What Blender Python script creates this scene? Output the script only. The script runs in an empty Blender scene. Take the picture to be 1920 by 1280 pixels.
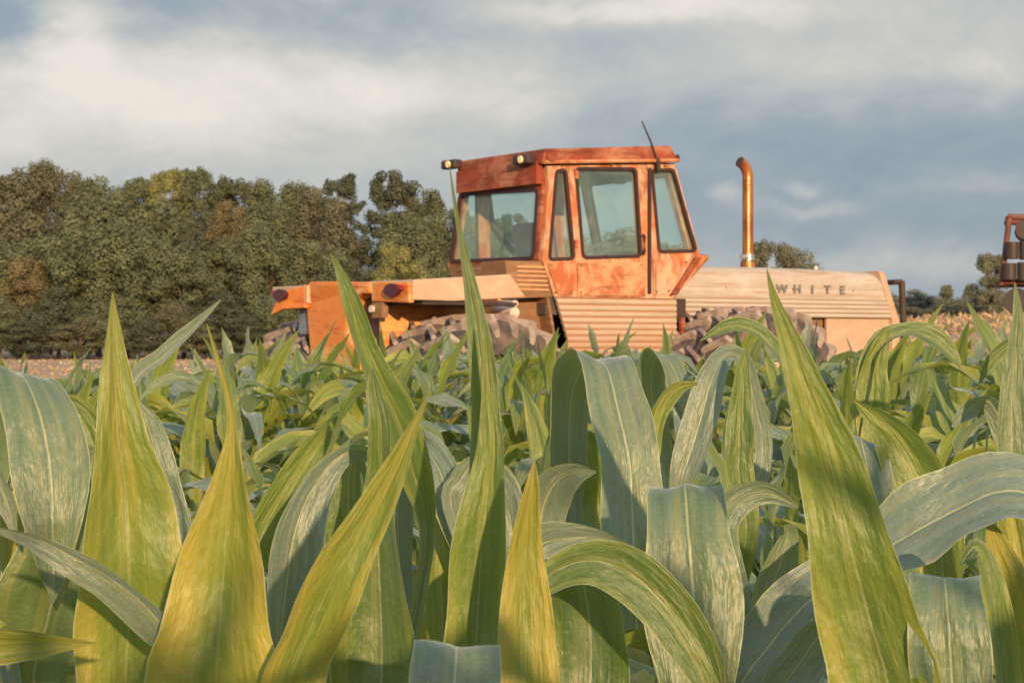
import bpy, bmesh, math, random
from mathutils import Vector, Matrix, noise
from mathutils.geometry import tessellate_polygon
R = math.radians
random.seed(7)
scene = bpy.context.scene
COL = scene.collection
F = 3583.0          # focal length in pixels of the 1920 wide photograph
CZ = 1.46           # eye height: just above the corn

# ------------------------------------------------------------------ camera
cd = bpy.data.cameras.new("camera")
cd.sensor_width = 36.0
cd.lens = 36.0 * F / 1920.0
cd.clip_start = 0.05
cd.clip_end = 6000
cd.dof.use_dof = True
cd.dof.focus_distance = 2.4
cd.dof.aperture_fstop = 30
cam = bpy.data.objects.new("camera", cd)
cam.location = (0, 0, CZ)
cam.rotation_euler = (R(90), 0, 0)
COL.objects.link(cam)
scene.camera = cam

# ------------------------------------------------------------------ sun, sky, exposure
SUN_AZ, SUN_EL = 12.0, 11.0        # behind the camera, a little to the right
scene.view_settings.view_transform = 'Standard'
scene.view_settings.look = 'None'
scene.view_settings.exposure = 0.22
scene.view_settings.gamma = 1.0
sd = bpy.data.lights.new("sun", 'SUN')
sd.energy = 5.0
sd.angle = R(0.6)
sd.color = (1.0, 0.66, 0.36)
sun = bpy.data.objects.new("sun", sd)
to_sun = Vector((math.sin(R(SUN_AZ)) * math.cos(R(SUN_EL)), -math.cos(R(SUN_AZ)) * math.cos(R(SUN_EL)), math.sin(R(SUN_EL))))
sun.rotation_euler = to_sun.to_track_quat('Z', 'Y').to_euler()
COL.objects.link(sun)
scene.cycles.use_denoising = True
scene.cycles.max_bounces = 8
scene.cycles.transparent_max_bounces = 12


class N:
    """tiny node helper"""
    def __init__(s, tree):
        s.t = tree
        s.t.nodes.clear()

    def n(s, typ, **kw):
        nd = s.t.nodes.new(typ)
        for k, v in kw.items():
            if k in ('op',): nd.operation = v
            elif k == 'blend': nd.blend_type = v
            else: setattr(nd, k, v)
        return nd

    def put(s, sock, v):
        if hasattr(v, 'links') or isinstance(v, bpy.types.NodeSocket): s.t.links.new(v, sock)
        elif v is not None:
            if sock.type == 'RGBA' and len(v) == 3: v = (*v, 1)
            sock.default_value = v

    def m(s, op, a, b=None, c=None, clamp=False):
        nd = s.n('ShaderNodeMath', op=op); nd.use_clamp = clamp
        s.put(nd.inputs[0], a)
        if b is not None: s.put(nd.inputs[1], b)
        if c is not None: s.put(nd.inputs[2], c)
        return nd.outputs[0]

    def mix(s, f, a, b, blend='MIX'):
        nd = s.n('ShaderNodeMixRGB', blend=blend)
        s.put(nd.inputs[0], f); s.put(nd.inputs[1], a); s.put(nd.inputs[2], b)
        return nd.outputs[0]

    def noise(s, vec, scale, detail=4, rough=.55, dist=0, col=False):
        nd = s.n('ShaderNodeTexNoise')
        if vec is not None: s.t.links.new(vec, nd.inputs['Vector'])
        nd.inputs['Scale'].default_value = scale
        nd.inputs['Detail'].default_value = detail
        nd.inputs['Roughness'].default_value = rough
        nd.inputs['Distortion'].default_value = dist
        return nd.outputs['Color' if col else 'Fac']

    def step(s, v, lo, hi, a=0., b=1.):
        nd = s.n('ShaderNodeMapRange'); nd.interpolation_type = 'SMOOTHSTEP'
        s.put(nd.inputs[0], v)
        for i, x in enumerate((lo, hi, a, b)): nd.inputs[i + 1].default_value = x
        return nd.outputs[0]

    def scale(s, vec, sc):
        nd = s.n('ShaderNodeMapping')
        s.t.links.new(vec, nd.inputs[0]); nd.inputs['Scale'].default_value = sc
        return nd.outputs[0]


# sky: physical sky overlaid with a procedural deck of cloud laid out by compass direction and elevation
w = bpy.data.worlds.new("World"); scene.world = w; w.use_nodes = True
k = N(w.node_tree)
sky = k.n('ShaderNodeTexSky'); sky.sky_type = 'NISHITA'; sky.sun_disc = False
sky.sun_elevation = R(SUN_EL); sky.sun_rotation = R(180 - SUN_AZ); sky.air_density = 1.0; sky.dust_density = 1.5
geo = k.n('ShaderNodeTexCoord').outputs['Generated']
sep = k.n('ShaderNodeSeparateXYZ'); k.t.links.new(geo, sep.inputs[0])
az = k.m('MULTIPLY', k.m('ARCTAN2', sep.outputs[0], sep.outputs[1]), 3583 / 960)   # 1 = right edge of view
el = k.m('MULTIPLY', k.m('ARCSINE', sep.outputs[2]), 3583 / 960)
wv = k.n('ShaderNodeCombineXYZ'); k.put(wv.inputs[0], k.m('MULTIPLY', az, .55)); k.put(wv.inputs[1], el); k.put(wv.inputs[2], 3.7)
wc = k.noise(wv.outputs[0], 4.2, 7, .6, .25, col=True)
sw = k.n('ShaderNodeSeparateXYZ'); k.t.links.new(wc, sw.inputs[0])
azd = k.m('ADD', az, k.m('MULTIPLY', k.m('SUBTRACT', sw.outputs[0], .5), .38))
eld = k.m('ADD', el, k.m('MULTIPLY', k.m('SUBTRACT', sw.outputs[1], .5), .22))
BLOBS = [  # px, py, sx, sy, amount of lit cloud (photograph-scale units turned into angles below)
    (150, 195, 330, 75, .62), (560, 165, 260, 60, .55), (820, 190, 160, 80, .28), (40, 300, 260, 80, .22), (150, 60, 55, 60, .62), (20, 60, 75, 38, -.42),
    (300, 30, 90, 40, -.18), (430, 85, 60, 35, .15), (740, 55, 200, 34, -.22), (620, 20, 60, 14, .35), (1120, 22, 190, 36, .50), (1320, 20, 200, 30, .4), (1700, 60, 300, 75, .45), (1030, 130, 150, 60, .22),
    (1560, 150, 330, 50, .25), (1450, 330, 420, 120, -.30), (1840, 165, 60, 40, .32), (1340, 366, 22, 12, .42), (1465, 342, 34, 12, .50),
    (1480, 388, 80, 13, .40), (1730, 356, 90, 18, .26), (1880, 358, 60, 14, .22), (1800, 505, 420, 26, .38), (450, 330, 420, 60, .24), (900, 270, 260, 110, .16), (1250, 200, 200, 60, .10), (1180, 60, 120, 22, -.2), (1560, 60, 90, 20, -.12)]
acc = k.m('ADD', .29, k.m('MULTIPLY', k.m('SUBTRACT', k.noise(wv.outputs[0], 2.4, 9, .66, .2), .5), .85))
for px, py, sx, sy, a in BLOBS:
    dx = k.m('MULTIPLY', k.m('SUBTRACT', azd, (px - 960) / 960), 960 / sx)
    dy = k.m('MULTIPLY', k.m('SUBTRACT', eld, (640 - py) / 960), 960 / sy)
    g = k.m('EXPONENT', k.m('MULTIPLY', k.m('ADD', k.m('MULTIPLY', dx, dx), k.m('MULTIPLY', dy, dy)), -.5))
    acc = k.m('MULTIPLY_ADD', g, a * .84, acc)
acc = k.m('ADD', acc, k.m('MULTIPLY', k.m('SUBTRACT', k.noise(wv.outputs[0], 6.5, 9, .70, .5), .5), .66))
acc = k.m('ADD', k.m('MULTIPLY', acc, .90), .015)
cr = k.n('ShaderNodeValToRGB'); k.t.links.new(acc, cr.inputs[0])
e = cr.color_ramp.elements
e[0].position = 0.0; e[0].color = (2.6, 3.35, 4.1, 1)
e[1].position = 1.0; e[1].color = (8.6, 8.1, 7.2, 1)
for p, c in ((.22, (3.35, 4.0, 4.6, 1)), (.42, (4.6, 4.95, 5.1, 1)), (.66, (6.1, 6.0, 5.7, 1))):
    x = e.new(p); x.color = c
col = k.mix(.92, sky.outputs[0], cr.outputs[0])
# the lit half of the sky: brighter overhead and towards the low sun in the west
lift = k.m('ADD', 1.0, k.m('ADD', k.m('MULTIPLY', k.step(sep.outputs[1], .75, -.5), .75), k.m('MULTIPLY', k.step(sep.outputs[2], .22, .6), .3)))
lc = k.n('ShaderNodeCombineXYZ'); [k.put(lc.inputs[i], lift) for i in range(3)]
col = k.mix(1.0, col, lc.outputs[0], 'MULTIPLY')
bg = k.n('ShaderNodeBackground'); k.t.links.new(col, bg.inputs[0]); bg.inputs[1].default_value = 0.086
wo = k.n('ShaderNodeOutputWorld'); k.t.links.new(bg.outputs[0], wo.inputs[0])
w.cycles.sampling_method = 'MANUAL'; w.cycles.sample_map_resolution = 512


# ------------------------------------------------------------------ materials
def mat(name):
    m = bpy.data.materials.new(name); m.use_nodes = True
    return m, N(m.node_tree)


def finish(k, bsdf, bump=None, dist=.01, strength=.5):
    o = k.n('ShaderNodeOutputMaterial'); k.t.links.new(bsdf, o.inputs[0])


def princ(k, color, rough=.6, metal=0., spec=.5, bump=None, bs=.4, bd=.01):
    p = k.n('ShaderNodeBsdfPrincipled')
    k.put(p.inputs['Base Color'], color); k.put(p.inputs['Roughness'], rough); k.put(p.inputs['Metallic'], metal)
    p.inputs['Specular IOR Level'].default_value = spec
    if bump is not None:
        b = k.n('ShaderNodeBump'); k.put(b.inputs['Height'], bump); b.inputs['Strength'].default_value = bs; b.inputs['Distance'].default_value = bd
        k.t.links.new(b.outputs[0], p.inputs['Normal'])
    return p.outputs[0]


def oc(k): return k.n('ShaderNodeTexCoord').outputs['Object']


def paint(name, c1, c2, c3, sc=(2, 2, 2), streak=(.8, .8, 5), amt=.5, amt3=.5, rough=.55, dirt=(.16, .06, .02)):
    """sun-bleached, rusted paint: c1 base, c2 faded patches, c3 rust stains"""
    m, k = mat(name); o = oc(k)
    a = k.step(k.noise(k.scale(o, sc), 1.6, 6, .65, .6), .62 - amt * .3, .72 - amt * .2)
    b = k.step(k.noise(k.scale(o, streak), 2.3, 7, .7, .4), .72 - amt3 * .34, .80 - amt3 * .2)
    c = k.step(k.noise(o, 38, 4, .7), .60, .74)
    col = k.mix(a, c1, c2)
    col = k.mix(k.m('MULTIPLY', b, .85), col, c3)
    col = k.mix(k.m('MULTIPLY', c, .5), col, dirt)
    col = k.mix(k.step(k.noise(o, 7, 5, .7), .3, .75, .0, .35), col, c3)
    r = k.m('ADD', rough, k.m('MULTIPLY', b, .3))
    finish(k, princ(k, col, r, 0, .4, bump=k.noise(o, 60, 3), bs=.15, bd=.004))
    return m


M = {}
M['orange'] = paint('rusty_orange_paint', (.46, .125, .045), (.58, .33, .17), (.25, .07, .03), amt=.75, amt3=.55)
M['orange_bright'] = paint('bright_orange_paint', (.80, .27, .05), (.84, .42, .15), (.48, .10, .03), sc=(1, 1, 1.6), amt=.4, amt3=.65)
M['red_rust'] = paint('red_rust_paint', (.30, .055, .022), (.42, .17, .09), (.14, .035, .018), sc=(1.4, 1.4, 2), amt=.6, amt3=.8, rough=.6)
M['frame'] = paint('worn_orange_frame_paint', (.55, .18, .06), (.66, .42, .26), (.26, .07, .03), sc=(2.2, 2.2, 1.2), streak=(3, 3, .8), amt=.8, amt3=.8)
M['cream'] = paint('faded_cream_paint', (.44, .395, .34), (.50, .465, .415), (.36, .22, .14), sc=(.6, .6, 4), streak=(.5, .5, 9), amt=.6, amt3=.60)
M['cream_rust'] = paint('cream_paint_with_rust', (.58, .34, .18), (.64, .45, .28), (.45, .15, .055), sc=(.8, .8, 3), streak=(.8, .8, 5), amt=.5, amt3=.55)
def striped(name, c1, c2, z0, pitch, w_=.5):
    m, k = mat(name); o = oc(k)
    s_ = k.n('ShaderNodeSeparateXYZ'); k.t.links.new(o, s_.inputs[0])
    ph = k.m('ABSOLUTE', k.m('SINE', k.m('MULTIPLY', k.m('SUBTRACT', s_.outputs[2], z0), math.pi / pitch)))
    n1 = k.noise(k.scale(o, (1.2, 1.2, 3)), 2, 6, .65)
    gr = k.m('MULTIPLY', k.step(ph, .25, .75, 1, 0), k.step(n1, .25, .6, .35, 1))
    c = k.mix(k.step(k.noise(k.scale(o, (.7, .7, 5)), 2.5, 6, .7), .45, .72), c1, tuple(x * .78 for x in c1))
    c = k.mix(gr, c, c2)
    c = k.mix(k.step(s_.outputs[2], z0 + .75, z0 + .35, 0, .65) if w_ else 0, c, c2)
    finish(k, princ(k, c, .6, 0, .35, bump=k.noise(o, 50, 3), bs=.1, bd=.004)); M[name] = m


striped('flank_stripes', (.47, .37, .275), (.42, .22, .125), .95, .056)
striped('bonnet_stripes', (.47, .415, .355), (.37, .26, .19), 1.70, .044, 0)
M['beige'] = paint('beige_fender_paint', (.50, .36, .25), (.53, .41, .31), (.40, .20, .11), amt=.3, amt3=.4)
M['brown'] = paint('brown_rust_metal', (.24, .13, .065), (.34, .21, .11), (.13, .055, .025), sc=(1, 1, 7), streak=(1, 1, 12), amt=.5, amt3=.45, rough=.75)
M['dark'] = paint('dark_greasy_metal', (.035, .028, .026), (.07, .045, .035), (.10, .04, .02), amt=.4, amt3=.4, rough=.6)


def simple(name, c, rough=.6, metal=0, var=.3, sc=12, spec=.5):
    m, k = mat(name); o = oc(k)
    n_ = k.noise(o, sc, 5, .6)
    c2 = tuple(x * (1 - var) for x in c)
    finish(k, princ(k, k.mix(k.step(n_, .3, .7), c, c2), rough, metal, spec, bump=n_, bs=.1))
    M[name] = m
    return m


simple('black_rubber', (.028, .022, .02), .6)
simple('gasket', (.05, .018, .014), .6)
simple('interior', (.10, .085, .08), .8)
simple('seat_vinyl', (.30, .13, .10), .7)
simple('lettering', (.10, .10, .09), .6, sc=60, var=-1.2)
simple('chrome', (.8, .75, .65), .25, .9)
simple('lamp_glass_sunlit', (.95, .80, .45), .2, 0, .1, spec=.8)  # pale yellow colour imitates the sun reflected in the lenses
simple('red_lens', (.42, .02, .035), .25, 0, .3, spec=.6)
simple('maroon_lens', (.085, .012, .02), .3, 0, .3, spec=.5)
simple('blue_grey_part', (.22, .28, .33), .5)
simple('pale_metal', (.75, .62, .5), .4)

m, k = mat('tyre'); o = oc(k)
n1 = k.noise(o, 5, 6, .65)
c = k.mix(k.step(n1, .38, .66), (.055, .052, .055), (.17, .13, .112))
c = k.mix(k.step(k.noise(o, 22, 4, .6), .55, .75), c, (.22, .16, .13))
finish(k, princ(k, c, .85, 0, .2, bump=k.noise(o, 40, 4), bs=.3)); M['tyre'] = m
m, k = mat('tyre_lug'); o = oc(k)
c = k.mix(k.step(k.noise(o, 9, 5, .6), .4, .65), (.36, .29, .25), (.20, .155, .135))
finish(k, princ(k, c, .85, 0, .2, bump=k.noise(o, 40, 4), bs=.3)); M['lug'] = m
m, k = mat('exhaust_rust'); o = oc(k)
n1 = k.noise(k.scale(o, (3, 3, 1.2)), 3, 6, .6)
c = k.mix(k.step(n1, .35, .65), (.55, .20, .07), (.32, .09, .03))
finish(k, princ(k, c, .33, .55, .6, bump=k.noise(o, 50, 3), bs=.1)); M['exhaust'] = m

m, k = mat('tinted_glass'); o = oc(k)
tr = k.n('ShaderNodeBsdfTransparent'); tr.inputs[0].default_value = (.945, 1.0, .985, 1)
gl = k.n('ShaderNodeBsdfGlossy'); gl.inputs['Roughness'].default_value = .04; gl.inputs[0].default_value = (.8, 1, .95, 1)
df = k.n('ShaderNodeBsdfDiffuse'); k.put(df.inputs[0], (.42, .56, .53))
mx = k.n('ShaderNodeMixShader'); fr = k.n('ShaderNodeFresnel'); fr.inputs[0].default_value = 1.45
mx.inputs[0].default_value = .035; k.t.links.new(tr.outputs[0], mx.inputs[1]); k.t.links.new(gl.outputs[0], mx.inputs[2])
mx2 = k.n('ShaderNodeMixShader')
k.put(mx2.inputs[0], k.step(k.noise(o, 2.5, 5, .6), .25, .8, .05, .15)); k.t.links.new(mx.outputs[0], mx2.inputs[1]); k.t.links.new(df.outputs[0], mx2.inputs[2])
finish(k, mx2.outputs[0]); M['glass'] = m


def leaf_mat():
    """corn blade: parallel veins, pale midrib and margins, waxy mottled bloom; hue varies per blade ('tone')"""
    m, k = mat('corn_leaf')
    uv = k.n('ShaderNodeUVMap').outputs[0]
    s = k.n('ShaderNodeSeparateXYZ'); k.t.links.new(uv, s.inputs[0])
    x, y = s.outputs[0], s.outputs[1]
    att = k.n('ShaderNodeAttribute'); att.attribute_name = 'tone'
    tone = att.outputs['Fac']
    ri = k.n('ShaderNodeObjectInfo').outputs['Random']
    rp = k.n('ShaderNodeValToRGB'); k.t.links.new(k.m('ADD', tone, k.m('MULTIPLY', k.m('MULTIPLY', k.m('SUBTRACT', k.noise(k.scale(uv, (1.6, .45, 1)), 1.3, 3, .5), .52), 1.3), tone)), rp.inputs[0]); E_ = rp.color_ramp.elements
    E_[0].position = .05; E_[0].color = (.165, .235, .215, 1); E_[1].position = 1; E_[1].color = (.41, .345, .045, 1)  # gold end puts sunlight into the colour of the lit blades
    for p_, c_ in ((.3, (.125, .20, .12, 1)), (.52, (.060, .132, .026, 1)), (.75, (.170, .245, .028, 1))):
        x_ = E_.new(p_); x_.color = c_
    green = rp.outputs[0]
    green = k.mix(k.m('MULTIPLY', ri, .2), green, (.22, .24, .06))
    # wide soft streaks following the blade; the gold ones imitate sunlit patches
    v1 = k.noise(k.scale(uv, (6, .35, 1)), 1.0, 2, .5, .15)
    v2 = k.noise(k.scale(uv, (75, 2.2, 1)), 1.0, 2, .5)
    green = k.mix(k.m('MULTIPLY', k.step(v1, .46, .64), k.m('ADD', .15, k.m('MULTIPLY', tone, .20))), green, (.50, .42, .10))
    green = k.mix(k.step(v1, .46, .28, 0, .4), green, (.065, .13, .035))
    green = k.mix(k.step(v2, .35, .70, 0, .16), green, (.055, .11, .04))
    # mottled bloom
    sp = k.noise(k.scale(uv, (4, 26, 1)), 2.2, 5, .7)
    green = k.mix(k.m('MULTIPLY', k.step(sp, .48, .62), k.m('SUBTRACT', .34, k.m('MULTIPLY', tone, .34), clamp=True)), green, (.26, .31, .25))
    sp2 = k.noise(k.scale(uv, (6, 40, 1)), 3.2, 3, .7)
    green = k.mix(k.step(sp2, .60, .72, 0, .35), green, (.06, .12, .03))
    fl = k.noise(k.scale(uv, (5, 45, 1)), 4.0, 1, .5)
    green = k.mix(k.step(fl, .72, .75, 0, .8), green, (.55, .52, .18))
    d = k.m('ABSOLUTE', k.m('SUBTRACT', x, .5))
    rib = k.step(d, .006, .022, 1, 0)
    green = k.mix(k.m('MULTIPLY', rib, k.m('SUBTRACT', .85, k.m('MULTIPLY', tone, .75))), green, (.52, .53, .28))
    edge = k.step(d, .482, .497)
    green = k.mix(k.m('MULTIPLY', edge, .75), green, (.48, .54, .30))
    tip = k.m('MULTIPLY', k.step(k.noise(k.scale(uv, (2, 3, 1)), 3, 4, .7), .70, .78), .5)
    green = k.mix(tip, green, (.45, .33, .14))
    hgt = k.m('ADD', k.m('MULTIPLY', k.noise(k.scale(uv, (55, .6, 1)), 1, 2, .5), 1.0), k.m('MULTIPLY', rib, -1.2))
    p = k.n('ShaderNodeBsdfPrincipled')
    k.put(p.inputs['Base Color'], green); k.put(p.inputs['Roughness'], k.m('ADD', .30, k.m('ADD', k.m('MULTIPLY', tone, .12), k.m('MULTIPLY', sp, .2))))
    p.inputs['Specular IOR Level'].default_value = .75
    k.put(p.inputs['Sheen Weight'], k.m('SUBTRACT', .42, k.m('MULTIPLY', tone, .38))); p.inputs['Sheen Roughness'].default_value = .4
    k.put(p.inputs['Sheen Tint'], (.75, .88, 1.0))
    b = k.n('ShaderNodeBump'); k.put(b.inputs['Height'], hgt); b.inputs['Strength'].default_value = .3; b.inputs['Distance'].default_value = .002
    b2 = k.n('ShaderNodeBump'); k.put(b2.inputs['Height'], k.noise(k.scale(uv, (3, 2.2, 1)), 1.6, 3, .5)); b2.inputs['Strength'].default_value = .5; b2.inputs['Distance'].default_value = .015
    k.t.links.new(b2.outputs[0], b.inputs['Normal'])
    k.t.links.new(b.outputs[0], p.inputs['Normal'])
    t = k.n('ShaderNodeBsdfTranslucent')
    k.put(t.inputs[0], k.mix(.6, green, (.48, .55, .04)))
    k.t.links.new(b.outputs[0], t.inputs['Normal'])
    mx = k.n('ShaderNodeMixShader'); mx.inputs[0].default_value = .30
    k.t.links.new(p.outputs[0], mx.inputs[1]); k.t.links.new(t.outputs[0], mx.inputs[2])
    finish(k, mx.outputs[0])
    return m


M['leaf'] = leaf_mat()
simple('stalk', (.22, .27, .08), .5, 0, .35, 9)


def foliage(name, c1, c2):
    m, k = mat(name); o = oc(k)
    n1 = k.noise(o, .9, 5, .7)
    at = k.n('ShaderNodeAttribute'); at.attribute_name = 'tone'
    ri = k.n('ShaderNodeObjectInfo').outputs['Random']
    c = k.mix(k.step(n1, .35, .65), c1, c2)
    c = k.mix(k.m('MULTIPLY', at.outputs['Fac'], .5), c, tuple(min(1, x * 1.9) for x in c2))
    c = k.mix(k.m('MULTIPLY', ri, .2), c, (.115, .115, .070))
    p = princ(k, c, .7, 0, .25)
    t = k.n('ShaderNodeBsdfTranslucent'); k.put(t.inputs[0], c)
    mx = k.n('ShaderNodeMixShader'); mx.inputs[0].default_value = .25
    k.t.links.new(p, mx.inputs[1]); k.t.links.new(t.outputs[0], mx.inputs[2])
    finish(k, mx.outputs[0]); M[name] = m


foliage('foliage_green', (.090, .108, .060), (.122, .138, .072))
foliage('foliage_dark', (.056, .068, .045), (.080, .092, .056))
foliage('foliage_brown', (.104, .106, .064), (.128, .124, .072))
foliage('foliage_amber', (.14, .118, .060), (.165, .135, .065))
foliage('foliage_light', (.19, .19, .07), (.23, .23, .085))
foliage('foliage_grey', (.14, .145, .10), (.17, .175, .12))
foliage('dry_grass', (.30, .21, .12), (.46, .33, .19))
simple('bark', (.14, .10, .07), .9, 0, .4, 3)

m, k = mat('field_ground'); o = oc(k)
g = k.n('ShaderNodeNewGeometry').outputs['Position']
a = k.noise(k.scale(g, (1, 1, 1)), .35, 8, .7)
b = k.noise(k.scale(g, (.25, 2.5, 1)), 1.2, 6, .7)
c = k.mix(k.step(a, .35, .65), (.50, .33, .22), (.40, .26, .16))
c = k.mix(k.step(b, .45, .7, 0, .8), c, (.56, .42, .29))
c = k.mix(k.step(k.noise(g, .09, 5, .6), .52, .68, 0, .6), c, (.22, .20, .08))
sp = k.n('ShaderNodeSeparateXYZ'); k.t.links.new(g, sp.inputs[0])
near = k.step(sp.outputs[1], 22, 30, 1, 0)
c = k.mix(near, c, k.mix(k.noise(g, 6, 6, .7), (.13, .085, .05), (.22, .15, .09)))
finish(k, princ(k, c, .95, 0, .1, bump=k.noise(g, 5, 6, .7), bs=.8, bd=.08)); M['ground'] = m


# ------------------------------------------------------------------ object helpers
def link(o, parent=None):
    COL.objects.link(o)
    if parent is not None: o.parent = parent
    return o


def tag(o, label=None, cat=None, group=None, kind=None):
    if label: o['label'] = label
    if cat: o['category'] = cat
    if group: o['group'] = group
    if kind: o['kind'] = kind
    return o


def empty(name, loc=(0, 0, 0), rz=0, **kw):
    o = bpy.data.objects.new(name, None); o.location = loc; o.rotation_euler = (0, 0, rz); o.empty_display_size = .1
    link(o); return tag(o, **kw)


def mesh_obj(name, verts, faces, material, parent=None, smooth=False, **kw):
    me = bpy.data.meshes.new(name); me.from_pydata([tuple(v) for v in verts], [], faces); me.validate(); me.update()
    if smooth: me.polygons.foreach_set('use_smooth', [True] * len(me.polygons))
    me.materials.append(material)
    o = bpy.data.objects.new(name, me); link(o, parent); return tag(o, **kw)


class G:
    """geometry collector"""
    def __init__(s): s.v = []; s.f = []

    def add(s, v, f):
        n = len(s.v); s.v += [Vector(x) for x in v]; s.f += [tuple(i + n for i in q) for q in f]
        return s

    def box(s, a, b):
        (x0, y0, z0), (x1, y1, z1) = a, b
        return s.add([(x0, y0, z0), (x1, y0, z0), (x1, y1, z0), (x0, y1, z0), (x0, y0, z1), (x1, y0, z1), (x1, y1, z1), (x0, y1, z1)],
                     [(0, 3, 2, 1), (4, 5, 6, 7), (0, 1, 5, 4), (1, 2, 6, 5), (2, 3, 7, 6), (3, 0, 4, 7)])

    def tube(s, pts, r, n=10, caps=True):
        pts = [Vector(p) for p in pts]; rs = r if isinstance(r, (list, tuple)) else [r] * len(pts)
        V = []; Fc = []; up = None
        for i, p in enumerate(pts):
            t = (pts[min(i + 1, len(pts) - 1)] - pts[max(i - 1, 0)]).normalized()
            if up is None: up = Vector((0, 0, 1)) if abs(t.z) < .9 else Vector((1, 0, 0))
            a = t.cross(up).normalized(); b = t.cross(a).normalized(); up = -b if False else up
            for j in range(n):
                q = 2 * math.pi * j / n; V.append(p + (a * math.cos(q) + b * math.sin(q)) * rs[i])
        for i in range(len(pts) - 1):
            for j in range(n):
                Fc.append((i * n + j, i * n + (j + 1) % n, (i + 1) * n + (j + 1) % n, (i + 1) * n + j))
        if caps: Fc.append(tuple(range(n))[::-1]); Fc.append(tuple(range((len(pts) - 1) * n, len(pts) * n)))
        return s.add(V, Fc)

    def plate(s, outer, holes, fmap, th):
        """a sheet with holes. fmap(a, b, t) -> xyz with t in 0..th"""
        loops = [outer] + list(holes)
        tri = tessellate_polygon([[Vector((a, b, 0)) for a, b in L] for L in loops])
        flat = [p for L in loops for p in L]; n = len(flat)
        V = [fmap(a, b, 0) for a, b in flat] + [fmap(a, b, th) for a, b in flat]
        Fc = [tuple(t) for t in tri] + [tuple(i + n for i in reversed(t)) for t in tri]
        st = 0
        for L in loops:
            for i in range(len(L)):
                j = (i + 1) % len(L); Fc.append((st + i, st + j, n + st + j, n + st + i))
            st += len(L)
        return s.add(V, Fc)

    def build(s, name, material, parent=None, smooth=False, bevel=0, **kw):
        o = mesh_obj(name, s.v, s.f, material, parent, smooth, **kw)
        bm = bmesh.new(); bm.from_mesh(o.data); bmesh.ops.recalc_face_normals(bm, faces=bm.faces)
        if bevel:
            es = [e for e in bm.edges if len(e.link_faces) == 2 and e.calc_face_angle(0) > .6]
            bmesh.ops.bevel(bm, geom=es, offset=bevel, segments=2, affect='EDGES', profile=.6, clamp_overlap=True)
        bm.to_mesh(o.data); bm.free()
        return o


def offset(poly, d):
    """grow a convex polygon by d"""
    n = len(poly); A = sum(poly[i][0] * poly[(i + 1) % n][1] - poly[(i + 1) % n][0] * poly[i][1] for i in range(n)); s = 1 if A > 0 else -1
    out = []
    for i in range(n):
        p0, p1, p2 = Vector(poly[i - 1]), Vector(poly[i]), Vector(poly[(i + 1) % n])
        a = (p1 - p0).normalized(); b = (p2 - p1).normalized()
        na = Vector((a.y, -a.x)) * s; nb = Vector((b.y, -b.x)) * s
        m_ = (na + nb); m_ = m_ / max(.2, m_.dot(na))
        out.append(tuple(p1 + m_ * d))
    return out


def rounded(poly, r=.05, n=3):
    out = []
    for i in range(len(poly)):
        p0, p1, p2 = Vector(poly[i - 1]), Vector(poly[i]), Vector(poly[(i + 1) % len(poly)])
        a = p1 + (p0 - p1).normalized() * r; b = p1 + (p2 - p1).normalized() * r
        for j in range(n + 1):
            t = j / n; out.append(tuple(a * (1 - t) ** 2 + p1 * 2 * t * (1 - t) + b * t * t))
    return out


# ------------------------------------------------------------------ ground
def sstep(a, b, x):
    t = max(0, min(1, (x - a) / (b - a))); return t * t * (3 - 2 * t)


def ground_z(x, y):
    return 3.4 * sstep(14, 40, x) * sstep(40, 150, y) + .6 * sstep(160, 260, y)


gx = [-3000, -800, -300, -150] + [-100 + 5 * i for i in range(41)] + [150, 300, 800, 3000]
gy = [-3000, -500, -100, -20, 0, 20, 30] + [40 + 6 * i for i in range(36)] + [300, 500, 1200, 4000]
V = [(x, y, ground_z(x, y)) for y in gy for x in gx]
nx = len(gx)
Fc = [(j * nx + i, j * nx + i + 1, (j + 1) * nx + i + 1, (j + 1) * nx + i) for j in range(len(gy) - 1) for i in range(nx - 1)]
mesh_obj('ground', V, Fc, M['ground'], smooth=True, kind='structure')


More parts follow.
